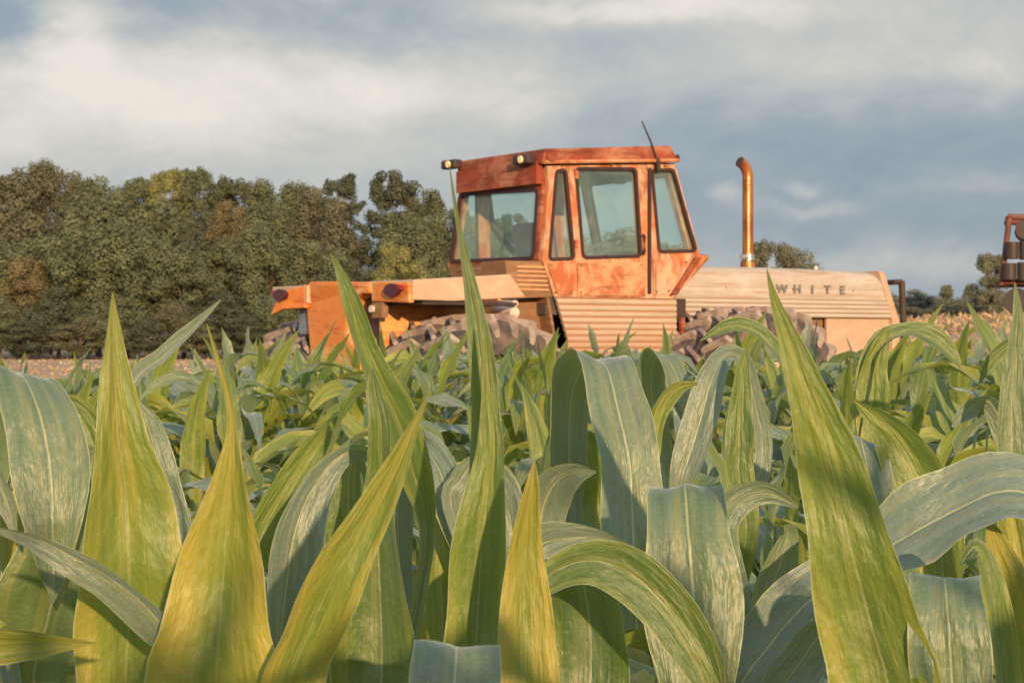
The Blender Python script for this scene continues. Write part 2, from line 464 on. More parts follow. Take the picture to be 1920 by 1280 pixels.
# ------------------------------------------------------------------ trees
def tree_mesh(seed, rx, rz, zc, nclump, per, size, sparse=False, up=0.0):
    rnd = random.Random(seed); V = []; Fc = []; T = []
    cl = []
    for i in range(nclump):
        while True:
            p = Vector((rnd.uniform(-1, 1), rnd.uniform(-1, 1), rnd.uniform(-1, 1)))
            if .25 < p.length < 1: break
        p *= rnd.uniform(.75, 1.08)
        wd = 1 - .28 * max(0, p.z)                      # a little narrower on top
        r = rnd.uniform(.16, .34) * rx * (.75 if sparse else 1)
        cl.append((Vector((p.x * rx * wd, p.y * rx * wd, p.z * rz + zc)), r, rnd.random()))
    for i in range(int(up)):
        a, b = rnd.uniform(-.6, .6) * rx, rnd.uniform(-.6, .6) * rx; r = rx * rnd.uniform(.13, .22)
        z = zc + rz * (1 - .35 * (a * a + b * b) / rx ** 2) * rnd.uniform(.82, 1.0)
        for q in range(3): cl.append((Vector((a + q * .1, b, z - q * r * 1.1)), r * (1 + .3 * q), rnd.random()))
    for c0, r, tn in cl:
        k_ = int(per * (r / (.25 * rx)) ** 2) + 6
        for j in range(k_):
            d = Vector((rnd.gauss(0, 1), rnd.gauss(0, 1), rnd.gauss(0, 1))).normalized()
            rr = r * rnd.uniform(.55, 1.12) * (1 + .3 * noise.noise(d * 2 + c0))
            p = c0 + Vector((d.x * rr, d.y * rr, d.z * rr * .8))
            nrm = (d * 2.0 + Vector((rnd.uniform(-1, 1), rnd.uniform(-1, 1), rnd.uniform(-.5, 1.2)))).normalized()
            a = nrm.orthogonal().normalized(); a.rotate(Matrix.Rotation(rnd.uniform(0, 6.28), 3, nrm)); b = nrm.cross(a)
            s_ = size * rnd.uniform(.5, 1.25); n = len(V)
            V += [p - a * s_, p - b * s_ * .55, p + a * s_, p + b * s_ * .55]
            Fc.append((n, n + 1, n + 2, n + 3)); T += [min(1, max(0, tn * .8 + rnd.uniform(-.2, .3)))] * 4
    me = bpy.data.meshes.new('crown'); me.from_pydata([tuple(v) for v in V], [], Fc)
    at = me.attributes.new('tone', 'FLOAT', 'POINT'); at.data.foreach_set('value', T)
    me.materials.append(M['foliage_green'])
    g_ = G(); base = zc - rz * .2
    g_.tube([(0, 0, -.3), (rnd.uniform(-.1, .1), 0, base * .5), (rnd.uniform(-.3, .3), 0, base), (0, 0, zc + rz * .6)], [.045 * rx + .12, .038 * rx + .09, .03 * rx + .07, .03], 7)
    for c0, r, tn in cl[::3]:
        z0 = rnd.uniform(.35, .9) * zc
        g_.tube([(0, 0, z0), (c0 * .5 + Vector((0, 0, z0 * .5))), c0], [.09, .06, .02], 5, False)
    tm = bpy.data.meshes.new('trunk'); tm.from_pydata([tuple(v) for v in g_.v], [], g_.f); tm.materials.append(M['bark'])
    return me, tm


TV = {  # unit trees, about 10 m tall
    'round': tree_mesh(1, 3.6, 4.6, 5.3, 64, 230, .145, up=3),
    'broad': tree_mesh(2, 4.3, 4.5, 5.4, 76, 230, .15, up=5),
    'tall': tree_mesh(3, 2.9, 4.9, 5.0, 58, 230, .14, up=6),
    'ragged': tree_mesh(4, 3.3, 4.9, 5.0, 62, 210, .14, up=9),
    'layered': tree_mesh(5, 3.0, 4.6, 5.3, 46, 260, .14, sparse=True, up=5),
    'sparse': tree_mesh(6, 3.2, 3.4, 6.4, 26, 90, .16, sparse=True, up=3),
    'bush': tree_mesh(8, 4.2, 4.8, 4.6, 60, 180, .16)}


def tree(px, pytop, hw, d, kind, fol, label, group, name='tree'):
    """crown top at photo height pytop seen from the camera, half width hw, standing d metres away"""
    x = (px - 960) / F * d; z0 = ground_z(x, d); H = CZ + (640 - pytop) / F * d - z0
    cm, tm = TV[kind]
    zmax = {'round': 10.2, 'broad': 10.3, 'tall': 10.4, 'ragged': 10.3, 'layered': 10.1, 'sparse': 10., 'bush': 9.6}[kind]
    rx = {'round': 3.9, 'broad': 4.7, 'tall': 3.1, 'ragged': 3.5, 'layered': 3.2, 'sparse': 3.4, 'bush': 4.6}[kind]
    sx = hw / F * d / rx; sz = H / zmax
    r = empty(name, (x, d, z0), random.uniform(0, 6.28), label=label, cat='tree', group=group)
    wide = sx * (1.22 if kind != 'bush' else 1.1); szc = min(sz, wide * 1.12)
    for nm, me in (('crown', cm), ('trunk', tm)):
        o = bpy.data.objects.new(nm, me); link(o, r)
        o.scale = (wide, wide, szc) if nm == 'crown' else (sx, sx, sz)
        if nm == 'crown':
            o.location.z = H - zmax * szc
            o.material_slots[0].link = 'OBJECT'; o.material_slots[0].material = M[fol]
    return r


GW = 'trees of the wood beyond the field'
TREES = [
 # back row, skyline
 (25, 300, 75, 190, 'ragged', 'foliage_brown', 'grey brown tree at the far left end of the wood skyline'),
 (95, 298, 60, 192, 'broad', 'foliage_brown', 'tall ragged tree second from the left on the skyline'),
 (185, 330, 65, 188, 'round', 'foliage_green', 'rounded green crown just right of the first skyline dip'),
 (255, 322, 40, 192, 'tall', 'foliage_green', 'narrow pointed crown left of the twin skyline tops'),
 (318, 306, 40, 190, 'ragged', 'foliage_light', 'left of the twin lighter tops on the wood skyline'),
 (366, 304, 42, 190, 'ragged', 'foliage_green', 'right of the twin tops on the wood skyline'),
 (430, 320, 46, 190, 'ragged', 'foliage_green', 'spiky open-topped tree right of the twin tops'),
 (505, 334, 62, 190, 'round', 'foliage_green', 'low rounded green crown mid skyline'),
 (566, 338, 50, 191, 'broad', 'foliage_green', 'flat topped green crown before the small high tree'),
 (642, 318, 40, 188, 'layered', 'foliage_dark', 'small dark tree standing high left of the sky gap'),
 (737, 312, 58, 186, 'layered', 'foliage_dark', 'dark layered tree right of the gap of sky in the wood'),
 (800, 352, 50, 188, 'round', 'foliage_green', 'green crown sloping down right behind the tractor cab'),
 # middle row
 (30, 380, 85, 180, 'round', 'foliage_brown', 'brownish crown in the second rank at the left edge'),
 (185, 352, 95, 178, 'broad', 'foliage_green', 'big broad olive crown in the second rank on the left'),
 (300, 372, 72, 180, 'round', 'foliage_green', 'olive crown under the twin skyline tops'),
 (372, 400, 48, 176, 'tall', 'foliage_dark', 'shadowy narrow tree between two olive crowns'),
 (425, 375, 40, 176, 'round', 'foliage_amber', 'small amber tinted crown in the middle of the wood'),
 (510, 372, 62, 179, 'broad', 'foliage_green', 'olive crown left of the reddish brown tree'),
 (596, 352, 62, 177, 'round', 'foliage_brown', 'reddish brown crown left of the gap of sky'),
 (668, 430, 55, 182, 'round', 'foliage_dark', 'very dark crown below the gap of sky'),
 (765, 392, 72, 177, 'broad', 'foliage_green', 'wide olive crown below the dark layered tree'),
 (850, 385, 60, 180, 'round', 'foliage_green', 'green tree partly hidden by the tractor cab left edge'),
 # front row
 (35, 440, 100, 168, 'broad', 'foliage_green', 'olive tree in the front rank at the left edge'),
 (45, 478, 55, 163, 'round', 'foliage_amber', 'low amber topped tree at the left edge of the wood'),
 (140, 425, 85, 166, 'round', 'foliage_green', 'front tree with a visible pale trunk on the left'),
 (240, 410, 90, 164, 'broad', 'foliage_green', 'large olive tree in the front rank left of centre'),
 (345, 460, 70, 163, 'round', 'foliage_green', 'front rank tree above the slanting pale corn leaf'),
 (430, 430, 52, 167, 'tall', 'foliage_green', 'slim front tree below the amber crown'),
 (500, 418, 75, 164, 'broad', 'foliage_green', 'big front tree left of the tractor rear'),
 (590, 450, 72, 163, 'round', 'foliage_green', 'front tree directly above the tractor fuel tank'),
 (660, 485, 50, 168, 'round', 'foliage_dark', 'dark low tree beside the small pale green one'),
 (742, 452, 50, 155, 'round', 'foliage_light', 'small pale green tree above the rear fender'),
 (800, 480, 45, 165, 'round', 'foliage_green', 'green tree just left of the cab rear window'),
 (110, 540, 70, 158, 'bush', 'foliage_dark', 'dark bushy tree at the wood foot on the left'),
 (230, 560, 70, 157, 'bush', 'foliage_green', 'bushy tree at the wood foot behind the tall corn leaf'),
 (420, 555, 75, 157, 'bush', 'foliage_dark', 'dark bushy tree at the wood foot left of the tractor'),
 (0, 560, 60, 157, 'bush', 'foliage_green', 'bushy tree at the wood foot on the left edge'),
 (325, 570, 60, 156, 'bush', 'foliage_brown', 'brownish bush at the wood foot below centre'),
 (510, 560, 60, 157, 'bush', 'foliage_green', 'bush at the wood foot just left of the rear tyres'),
 (50, 600, 55, 155, 'bush', 'foliage_dark', 'low dark bush at the field edge on the far left'),
 (150, 595, 60, 155, 'bush', 'foliage_brown', 'low brownish bush at the field edge left of the tall corn blade'),
 (275, 600, 55, 155, 'bush', 'foliage_dark', 'low dark bush at the field edge right of the tall corn blade'),
 (375, 598, 55, 155, 'bush', 'foliage_green', 'low bush at the field edge behind the thread-like blade tip'),
 (470, 596, 50, 155, 'bush', 'foliage_dark', 'low dark bush at the field edge beside the left rear tyre'),
]
for t in TREES:
    tree(*t, GW)
# behind the cab and the bonnet
for t in [
 (905, 400, 60, 175, 'round', 'foliage_green', 'green tree seen through the left half of the cab rear window'),
 (955, 392, 45, 178, 'layered', 'foliage_dark', 'pointed dark tree seen through the cab rear window'),
 (1010, 425, 60, 180, 'round', 'foliage_green', 'green tree behind the cab rear corner pillar'),
 (1090, 440, 70, 190, 'broad', 'foliage_green', 'tree seen low through the cab door window'),
 (1170, 425, 60, 195, 'round', 'foliage_green', 'rounded tree seen through the right of the door window'),
 (1245, 450, 55, 200, 'round', 'foliage_green', 'tree seen low through the cab front quarter window'),
 (1330, 515, 60, 205, 'bush', 'foliage_green', 'low tree hidden behind the front of the cab'),
]: tree(*t, 'trees seen through the cab windows')
tree(1438, 440, 42, 190, 'ragged', 'foliage_grey', 'ragged open tree just right of the exhaust pipe', None)
tree(1490, 458, 45, 190, 'round', 'foliage_grey', 'rounded tree behind the bonnet right of the ragged one', None)
tree(1858, 466, 34, 190, 'ragged', 'foliage_grey', 'thin half bare tree beside the red farm machine', None)
tree(1775, 530, 14, 215, 'tall', 'foliage_grey', 'small upright tree on the far right hedge line', None)
tree(1822, 532, 22, 212, 'round', 'foliage_grey', 'small round tree left of the thin half bare tree', None)
HL = ['far hedge bush behind the bonnet near the exhaust side', 'far hedge bush behind the middle of the bonnet', 'far hedge bush behind the front end of the bonnet', 'grey green hedge bush just right of the black guard frame, top rank', 'grey green hedge bush left of the small upright tree, top rank', 'grey green hedge bush between the two small hedge trees', 'grey green hedge bush under the thin half bare tree', 'grey green hedge bush behind the dark red implement', 'grey green hedge bush cut by the right edge of the photo', 'lower front hedge bush right of the black guard frame', 'lower front hedge bush below the small upright tree', 'lower front hedge bush below the thin half bare tree', 'lower front hedge bush below the dark red implement']
hb = [(1540, 548, 60), (1600, 552, 60), (1660, 548, 60), (1715, 545, 50), (1755, 556, 45), (1800, 560, 50), (1850, 556, 50), (1900, 560, 50), (1955, 556, 60), (1700, 575, 50), (1770, 572, 50), (1840, 574, 45), (1900, 578, 45)]
for i, (px, py, hw) in enumerate(hb):
    d = 208 if py < 565 else 196
    b = tree(px, py, hw, d, 'bush', 'foliage_grey', HL[i], 'bushes of the hedge line', 'bush'); b['category'] = 'bush'

# dry weeds and stubble on the rising field to the right and below the wood
rnd = random.Random(5); V = []; Fc = []; T = []


def tuft(x, y, h, n, spread):
    z = ground_z(x, y)
    for j in range(n):
        a = rnd.uniform(0, 6.28); dx, dy = rnd.gauss(0, spread), rnd.gauss(0, spread)
        hh = h * rnd.uniform(.4, 1); wdt = rnd.uniform(.03, .07) * (1 + h); s = len(V)
        lx, ly = rnd.gauss(0, .6) * hh, rnd.gauss(0, .6) * hh; hh *= rnd.uniform(.4, 1)
        ca, sa = math.cos(a) * wdt, math.sin(a) * wdt
        V.extend([(x + dx - ca, y + dy - sa, z - .05), (x + dx + ca, y + dy + sa, z - .05), (x + dx + lx + ca * .8, y + dy + ly + sa * .8, z + hh * .7), (x + dx + lx * 1.3, y + dy + ly * 1.3, z + hh), (x + dx + lx - ca * .8, y + dy + ly - sa * .8, z + hh * .7)])
        Fc.append((s, s + 1, s + 2, s + 3, s + 4)); T.extend([rnd.random()] * 5)


for i in range(420):
    y = rnd.uniform(90, 190); x = rnd.uniform(.17, .31) * y
    tuft(x, y, rnd.uniform(.25, .85) * (1.3 if noise.noise((x * .1, y * .04, 0)) > 0 else .6), 16, .7)
for i in range(350):
    y = rnd.uniform(70, 165); x = rnd.uniform(-.30, .05) * y
    tuft(x, y, rnd.uniform(.08, .32), 8, .6)
dg = mesh_obj('dry_weeds', V, Fc, M['dry_grass'], kind='stuff', label='straw coloured dry weeds and stubble on the far field')
at = dg.data.attributes.new('tone', 'FLOAT', 'POINT'); at.data.foreach_set('value', T)

# ------------------------------------------------------------------ tractor (x = forward, y = to its left, origin under the rear right cab corner)
TD = 17.0
T0 = empty('tractor', ((1030 - 960) / F * TD, TD, 0), R(34), label='rusty orange articulated tractor with boxy glass cab and cream bonnet standing behind the corn', cat='tractor')


def ribbed(prof_fn, u0f, u1f, z0, z1, v, amp, pitch, th=.03, inward=1):
    """vertical sheet with horizontal corrugations; outline limits given as functions of z"""
    g_ = G(); rows = []
    n = max(2, int((z1 - z0) / pitch * 6))
    for i in range(n + 1):
        z = z0 + (z1 - z0) * i / n; c_ = (z - z0) / pitch
        s_ = abs(math.sin(math.pi * c_)) ** .6
        rows.append((u0f(z), u1f(z), v - amp * s_ + prof_fn(z), z))
    V = []; Fq = []
    for a, b, y, z in rows: V += [(a, y, z), (b, y, z), (b, y + th * inward, z), (a, y + th * inward, z)]
    for i in range(n):
        q = i * 4
        for a, b in ((0, 1), (1, 2), (2, 3), (3, 0)): Fq.append((q + a, q + b, q + 4 + b, q + 4 + a))
    Fq += [(0, 3, 2, 1), (n * 4, n * 4 + 1, n * 4 + 2, n * 4 + 3)]
    return g_.add(V, Fq)


def lerp(z, z0, a, z1, b): return a + (b - a) * (z - z0) / (z1 - z0)


CW = 1.58    # cab width
LT = lambda z: max(0, z - 2.2) * .15   # the far side leans in towards the roof
WIN_TRI = rounded([(.085, 2.97), (.165, 2.98), (.255, 2.215), (.01, 2.20)], .025)
WIN_DOOR = rounded([(.30, 3.0), (.955, 3.03), (1.015, 2.255), (.378, 2.225)], .035)
WIN_Q = rounded([(1.165, 3.03), (1.40, 3.045), (1.665, 2.32), (1.25, 2.30)], .03)
side_out = [(-.075, 2.18), (.055, 1.86), (1.40, 1.86), (1.50, 1.93), (1.835, 2.262), (1.73, 2.275), (1.425, 3.12), (-.03, 3.02), (-.005, 2.86)]
for sgn, y0, th in ((0, 0., .05), (1, CW, -.05)):
    LN = (lambda z: LT(z)) if sgn else (lambda z: 0)
    g_ = G().plate(side_out, [WIN_TRI, WIN_DOOR, WIN_Q], lambda a, b, t, y0=y0, LN=LN: (a, y0 - LN(b) + t, b), th)
    g_.build('cab_side', M['frame'], T0)
    for wn, wp in (('side_window', WIN_TRI), ('door_window', WIN_DOOR), ('quarter_window', WIN_Q)):
        fr_ = G().plate(offset(wp, .026), [offset(wp, -.004)], lambda a, b, t, y0=y0, th=th, LN=LN: (a, y0 - LN(b) - (.012 if th > 0 else -.012) + t, b), .035 if th > 0 else -.035).build('window_frame', M['gasket'], T0)
        pn = G().plate(wp, [], lambda a, b, t, y0=y0, th=th, LN=LN: (a, y0 - LN(b) + (.018 if th > 0 else -.018) + t, b), .004)
        pn.build(wn, M['glass'], fr_)
    # lower solid panels, slightly proud: orange door panel and side panels
    pz = .006 if sgn == 0 else -.006
    G().plate([(.30, 2.165), (1.05, 2.19), (1.07, 1.875), (.30, 1.875)], [], lambda a, b, t, y0=y0, pz=pz: (a, y0 - pz - t * (1 if pz > 0 else -1), b), .014).build('door_panel', M['orange'], T0)
    G().plate([(-.035, 2.165), (.245, 2.17), (.25, 1.875), (.085, 1.875)], [], lambda a, b, t, y0=y0, pz=pz: (a, y0 - pz - t * (1 if pz > 0 else -1), b), .012).build('side_panel', M['orange'], T0)
    G().plate([(1.16, 2.215), (1.60, 2.235), (1.33, 1.90), (1.17, 1.89)], [], lambda a, b, t, y0=y0, pz=pz: (a, y0 - pz - t * (1 if pz > 0 else -1), b), .010).build('side_panel', M['frame'], T0)
bo = G()
for a, b in [(.06, 1.90), (.22, 1.90), (.33, 1.90), (1.03, 1.90), (.33, 2.14), (1.02, 2.16), (1.2, 1.92), (1.34, 1.93), (1.55, 2.2), (.0, 2.14), (1.09, 3.05), (.27, 3.0), (.68, 3.06), (1.3, 3.09)]:
    bo.tube([(a, -.018, b), (a, -.027, b)], .011, 8)
bo.build('bolt_heads', M['brown'], T0, kind='stuff')
# near side: dark strip put in as the pillar groove's shadow, handle, hinges
G().box((1.105, -.022, 1.90), (1.135, .0, 3.06)).build('groove_shadow', M['gasket'], T0)
G().tube([(1.04, -.02, 2.26), (1.04, -.045, 2.28), (1.04, -.045, 2.42), (1.04, -.02, 2.44)], .012, 8).build('door_handle', M['dark'], T0)
for zz in (2.30, 2.92): G().box((.27, -.03, zz), (.30, .0, zz + .07)).build('door_hinge', M['orange'], T0)

# rear wall with window, leaning back towards the bottom
ru = lambda z: lerp(z, 3.02, -.035, 2.18, -.085)
WR = rounded([(.125, 2.80), (1.395, 2.84), (1.505, 2.235), (.135, 2.215)], .04)
G().plate([(.052, 2.18), (CW - .052, 2.18), (CW - .052 - LT(3.0), 3.0), (.052, 3.0)], [WR], lambda a, b, t: (ru(b) + t, a, b), .05).build('rear_wall', M['red_rust'], T0)
fr_ = G().plate(offset(WR, .03), [offset(WR, -.004)], lambda a, b, t: (ru(b) - .012 + t, a, b), .035).build('window_frame', M['gasket'], T0)
G().plate(WR, [], lambda a, b, t: (ru(b) + .02 + t, a, b), .004).build('rear_window', M['glass'], fr_)
# windscreen
fu = lambda z: lerp(z, 2.29, 1.70, 3.1, 1.41)
WF = rounded([(.12, 3.0), (CW - .23, 3.0), (CW - .12, 2.34), (.12, 2.34)], .04)
G().plate([(.052, 2.29), (CW - .065, 2.29), (CW - .052 - LT(3.1), 3.1), (.052, 3.1)], [WF], lambda a, b, t: (fu(b) - t, a, b), .05).build('front_wall', M['frame'], T0)
fr_ = G().plate(offset(WF, .03), [offset(WF, -.004)], lambda a, b, t: (fu(b) + .012 - t, a, b), .035).build('window_frame', M['gasket'], T0)
G().plate(WF, [], lambda a, b, t: (fu(b) - .02 - t, a, b), .004).build('windscreen', M['glass'], fr_)
G().add([(1.835, 0, 2.266), (1.835, CW, 2.266), (1.70, CW, 2.285), (1.70, 0, 2.285), (1.835, 0, 2.24), (1.835, CW, 2.24), (1.42, CW, 1.86), (1.42, 0, 1.86)],
        [(0, 1, 2, 3), (0, 4, 5, 1), (4, 7, 6, 5)]).build('cowl', M['orange'], T0)
# diagonal shadow on the near flank of the cowl, put in as a dark red plate
G().plate([(1.655, 2.248), (1.73, 2.254), (1.44, 1.905), (1.36, 1.885)], [], lambda a, b, t: (a, -.004 - t, b), .03).build('cowl_shadow', M['red_rust'], T0)

# roof
roof_side = [(-.11, 3.03), (1.44, 3.13), (1.34, 3.275), (-.085, 3.165)]
rg = G().plate(roof_side, [], lambda a, b, t: (a, -.05 + t, b), CW - .16)
rg.build('roof', M['red_rust'], T0, bevel=.018)
G().box((-.12, .03, 2.86), (-.052, CW - .22, 3.06)).build('roof_visor', M['red_rust'], T0)
G().plate([(1.43, 3.135), (1.47, 3.14), (1.455, 3.20), (1.40, 3.19)], [], lambda a, b, t: (a, -.03 + t, b), .1).build('marker_lamp', M['dark'], T0)
# gutter strip and rounded rear corner of the roof
G().tube([(-.09, -.055, 3.045), (1.43, -.055, 3.14)], .018, 8).build('gutter', M['orange'], T0)
G().tube([(-.02, -.052, 3.10), (-.02, -.075, 3.10)], .055, 16).build('roof_knob', M['red_rust'], T0)

# work lamps under the roof
for y in (.15, CW - .22):
    hb_ = G().box((-.22, y - .12, 3.035 + (.05 if y > 1 else 0)), (-.125, y + .12, 3.12 + (.05 if y > 1 else 0))).build('work_lamp', M['dark'], T0, bevel=.02)
    G().tube([(-.222, y - .03, 3.075 + (.05 if y > 1 else 0)), (-.240, y - .03, 3.073 + (.05 if y > 1 else 0))], .032, 16).build('lens', M['lamp_glass_sunlit'], hb_)
    G().tube([(-.18, y, 3.11), (-.08, y, 3.14)], .012, 6).build('bracket', M['dark'], hb_)
# antenna
an = G().tube([(1.19, -.06, 3.03), (1.17, -.065, 3.14)], .022, 10).build('antenna', M['black_rubber'], T0)
G().tube([(1.17, -.065, 3.12), (1.085, -.07, 3.30), (.985, -.07, 3.475)], [.011, .009, .006], 6).build('whip', M['black_rubber'], an)

# interior
G().box((.45, .45, 1.9), (1.0, 1.15, 2.12)).build('seat', M['seat_vinyl'], T0, bevel=.04)
G().plate([(.38, 2.1), (.50, 2.1), (.42, 2.58), (.32, 2.56)], [], lambda a, b, t: (a, .52 + t, b), .56).build('seat_back', M['seat_vinyl'], T0, bevel=.03)
G().tube([(1.42, .8, 1.95), (1.22, .8, 2.34)], .03, 8).build('steering_column', M['interior'], T0)
cpt = Vector((1.21, .8, 2.36)); ax = Vector((-.46, 0, .89)); s1 = Vector((0, 1, 0)); s2 = ax.cross(s1)
G().tube([cpt + (s1 * math.cos(a) + s2 * math.sin(a)) * .2 for a in [i * math.pi / 10 for i in range(21)]], .014, 8, False).build('steering_wheel', M['interior'], T0)
G().plate([(1.30, 1.95), (1.62, 2.25), (1.40, 2.32), (1.30, 2.26)], [], lambda a, b, t: (a, .45 + t, b), .7).build('dashboard', M['interior'], T0, bevel=.03)
G().tube([(.32, 1.5, 2.98), (.35, 1.46, 2.6), (.55, 1.42, 2.35), (.95, 1.40, 2.24)], .03, 8).build('grab_rail', M['interior'], T0)
G().box((1.02, .3, 2.93), (1.08, .38, 3.03)).build('mirror', M['dark'], T0)
G().box((0, .06, 1.70), (1.40, CW - .06, 1.9)).build('cab_floor', M['interior'], T0)
G().box((.0, .06, 2.99), (1.38, CW - .2, 3.03)).build('headliner', M['interior'], T0)

# ribbed lower flank of the cab, both sides
for y0, inw in ((-.012, 1), (CW + .012, -1)):
    ribbed(lambda z: 0, lambda z: lerp(z, 1.86, .055, 1.484, .187) if z > 1.484 else .187, lambda z: 1.43, .95, 1.856, y0 if inw == 1 else y0 + .0, .016 * inw, .056, .03, inw).build('lower_flank', M['flank_stripes'], T0)
# rear lower wall of the cab, undercut, and the chassis behind it
G().plate([(.03, 2.18), (CW - .03, 2.18), (CW - .03, 1.0), (.03, 1.0)], [], lambda a, b, t: ((lerp(b, 2.18, -.08, 1.85, .05) if b > 1.85 else .17) + t, a, b), .03).build('rear_lower_wall', M['brown'], T0)
lg = G()
for i in range(6):
    z = 1.90 + i * .045
    lg.box((lerp(z, 2.18, -.10, 1.85, .03), .15, z), (lerp(z, 2.18, -.06, 1.85, .07), CW - .15, z + .018))
lg.build('louvre', M['brown'], T0)
# brown louvred side box between fender and cab
G().plate([(-.46, 2.17), (-.075, 2.172), (.05, 1.855), (-.40, 1.835)], [], lambda a, b, t: (a, .02 + t, b), .40).build('side_box', M['brown'], T0, bevel=.01)
lg = G()
for i in range(6):
    z = 1.91 + i * .04
    lg.box((-.34, .004, z), (-.06 + (2.17 - z) * .25, .022, z + .016))
lg.build('side_louvre', M['cream_rust'], T0)
# chassis
G().box((-1.62, .45, .55), (4.3, 1.15, 1.25)).build('chassis', M['dark'], T0, bevel=.02)
G().plate([(-.62, 1.82), (.07, 1.845), (.19, 1.48), (.19, 1.1), (-.62, 1.1)], [], lambda a, b, t: (a, .20 + t, b), 1.2).build('rear_hitch_housing', M['brown'], T0)
G().tube([(-.44, -.10, 1.71), (-.44, .20, 1.74)], .05, 12).build('hydraulic_coupling', M['pale_metal'], T0)
G().tube([(-.44, -.11, 1.79), (-.40, .20, 1.80)], .03, 10).build('hydraulic_coupling', M['pale_metal'], T0)
G().box((1.46, -.06, 1.1), (1.50, -.02, 1.68)).build('grab_handle', M['red_rust'], T0)
G().box((.5, -.16, .55), (1.1, .0, .60)).build('step', M['dark'], T0)
G().box((.5, -.16, .85), (1.1, .0, .90)).build('step', M['dark'], T0)
G().box((1.43, .05, .9), (1.60, CW - .05, 1.86)).build('bulkhead', M['dark'], T0)

# rear deck: fuel tank plate, strip, fenders with tail lamps
UR = -1.70
tank = [(1.50, 1.79), (1.42, 2.0), (.98, 1.99), (.20, 1.965), (.20, 1.86), (.36, 1.87), (.52, 1.82), (.60, 1.70), (.60, 1.52), (.47, 1.44), (.42, 1.36), (.45, 1.0), (1.33, 1.0), (1.36, 1.40)]
G().plate(tank, [], lambda a, b, t: (UR - .02 + t + max(0, a - 1.22) * .25, a, b), 1.1).build('fuel_tank', M['orange_bright'], T0, bevel=.035)
G().box((UR + .12, .22, 1.15), (-.7, .58, 1.84)).build('tank_gap_shade', M['dark'], T0)  # dark box stands in for the shade in the gap between tank and fender
G().plate([(-1.62, 1.84), (-.35, 1.86), (-.35, 1.2), (-1.62, 1.2)], [], lambda a, b, t: (a, .19 + t, b), .02).build('inner_fender', M['orange_bright'], T0)
G().plate([(-1.62, 1.84), (-.35, 1.86), (-.35, 1.2), (-1.62, 1.2)], [], lambda a, b, t: (a, CW - .19 - t, b), .02).build('inner_fender', M['orange_bright'], T0)
for mir in (0, 1):
    yy = (lambda y: y) if not mir else (lambda y: CW - y)
    s_ = 1 if not mir else -1
    fd = G().plate([(UR, 1.80), (UR, 1.965), (-.74, 2.03), (-.58, 1.835), (-1.3, 1.795)], [], lambda a, b, t: (a, yy(-.48 + t), b), .69).build('fender', M['beige'], T0, bevel=.012)
    bx = G().plate([(-.475, 1.775), (.20, 1.80), (.17, 1.965), (-.45, 1.945)] if not mir else [(-.46, 1.70), (-.26, 1.915), (.17, 1.972), (.17, 1.76), (-.2, 1.755)], [], lambda a, b, t: (UR - .035 + t + max(0, a + .1) * .12, yy(a), b), .05).build('lamp_housing', M['orange_bright'], fd, bevel=.015)
    ov = [(yy(-.22) + .12 * math.cos(q * math.pi / 10), 1.885 + .055 * math.sin(q * math.pi / 10)) for q in range(20)]
    tl = G().plate(ov, [], lambda a, b, t: (UR - .065 + t, a, b), .04).build('tail_lamp', M['maroon_lens'], bx, bevel=.008)
    G().plate([(yy(-.30), 1.885), (yy(-.39), 1.885), (yy(-.39), 1.925), (yy(-.29), 1.93)], [], lambda a, b, t: (UR - .058 + t, a, b), .03).build('reflector', M['red_lens'], bx)
    G().box((UR + .1, min(yy(-.46), yy(.19)), 1.765), (-.66, max(yy(-.46), yy(.19)), 1.79)).build('fender_shadow', M['dark'], fd)  # dark slab put in as the shadow gap below the fender
G().tube([(UR - .02, .14, 1.735), (UR - .05, .14, 1.735)], .03, 14).build('plug_socket', M['pale_metal'], T0)
G().box((UR - .0, .03, 1.66), (UR + .06, .2, 1.79)).build('socket_bracket', M['brown'], T0)
G().box((UR + .1, 1.50, 1.52), (UR + .42, 1.74, 1.78)).build('tool_box', M['blue_grey_part'], T0, bevel=.03)

# bonnet: lofted section with rounded shoulders
HV0, HV1 = .36, 1.24


def hood_section(u):
    zt = 2.185 + .012 * math.sin((u - 1.4) * 1.1)
    if u > 4.30: zt -= (u - 4.30) * .18
    pts = []
    for s_, c_ in ((-1, HV0), (1, HV1)):
        seq = []
        for i in range(7):
            a = math.pi / 2 * i / 6; rr = .13
            seq.append((c_ - s_ * 0 + (rr - rr * math.sin(a)) * (1 if s_ < 0 else -1), zt - rr + rr * math.cos(a) - rr * 0))
        pts.append(seq)
    # left going up from z bottom
    left = [(HV0 + (.14 - .14 * math.sin(a)), zt - .14 + .14 * math.cos(a)) for a in [math.pi / 2 * i / 6 for i in range(6, -1, -1)]]
    right = [(HV1 - (.14 - .14 * math.sin(a)), zt - .14 + .14 * math.cos(a)) for a in [math.pi / 2 * i / 6 for i in range(7)]]
    return left + right


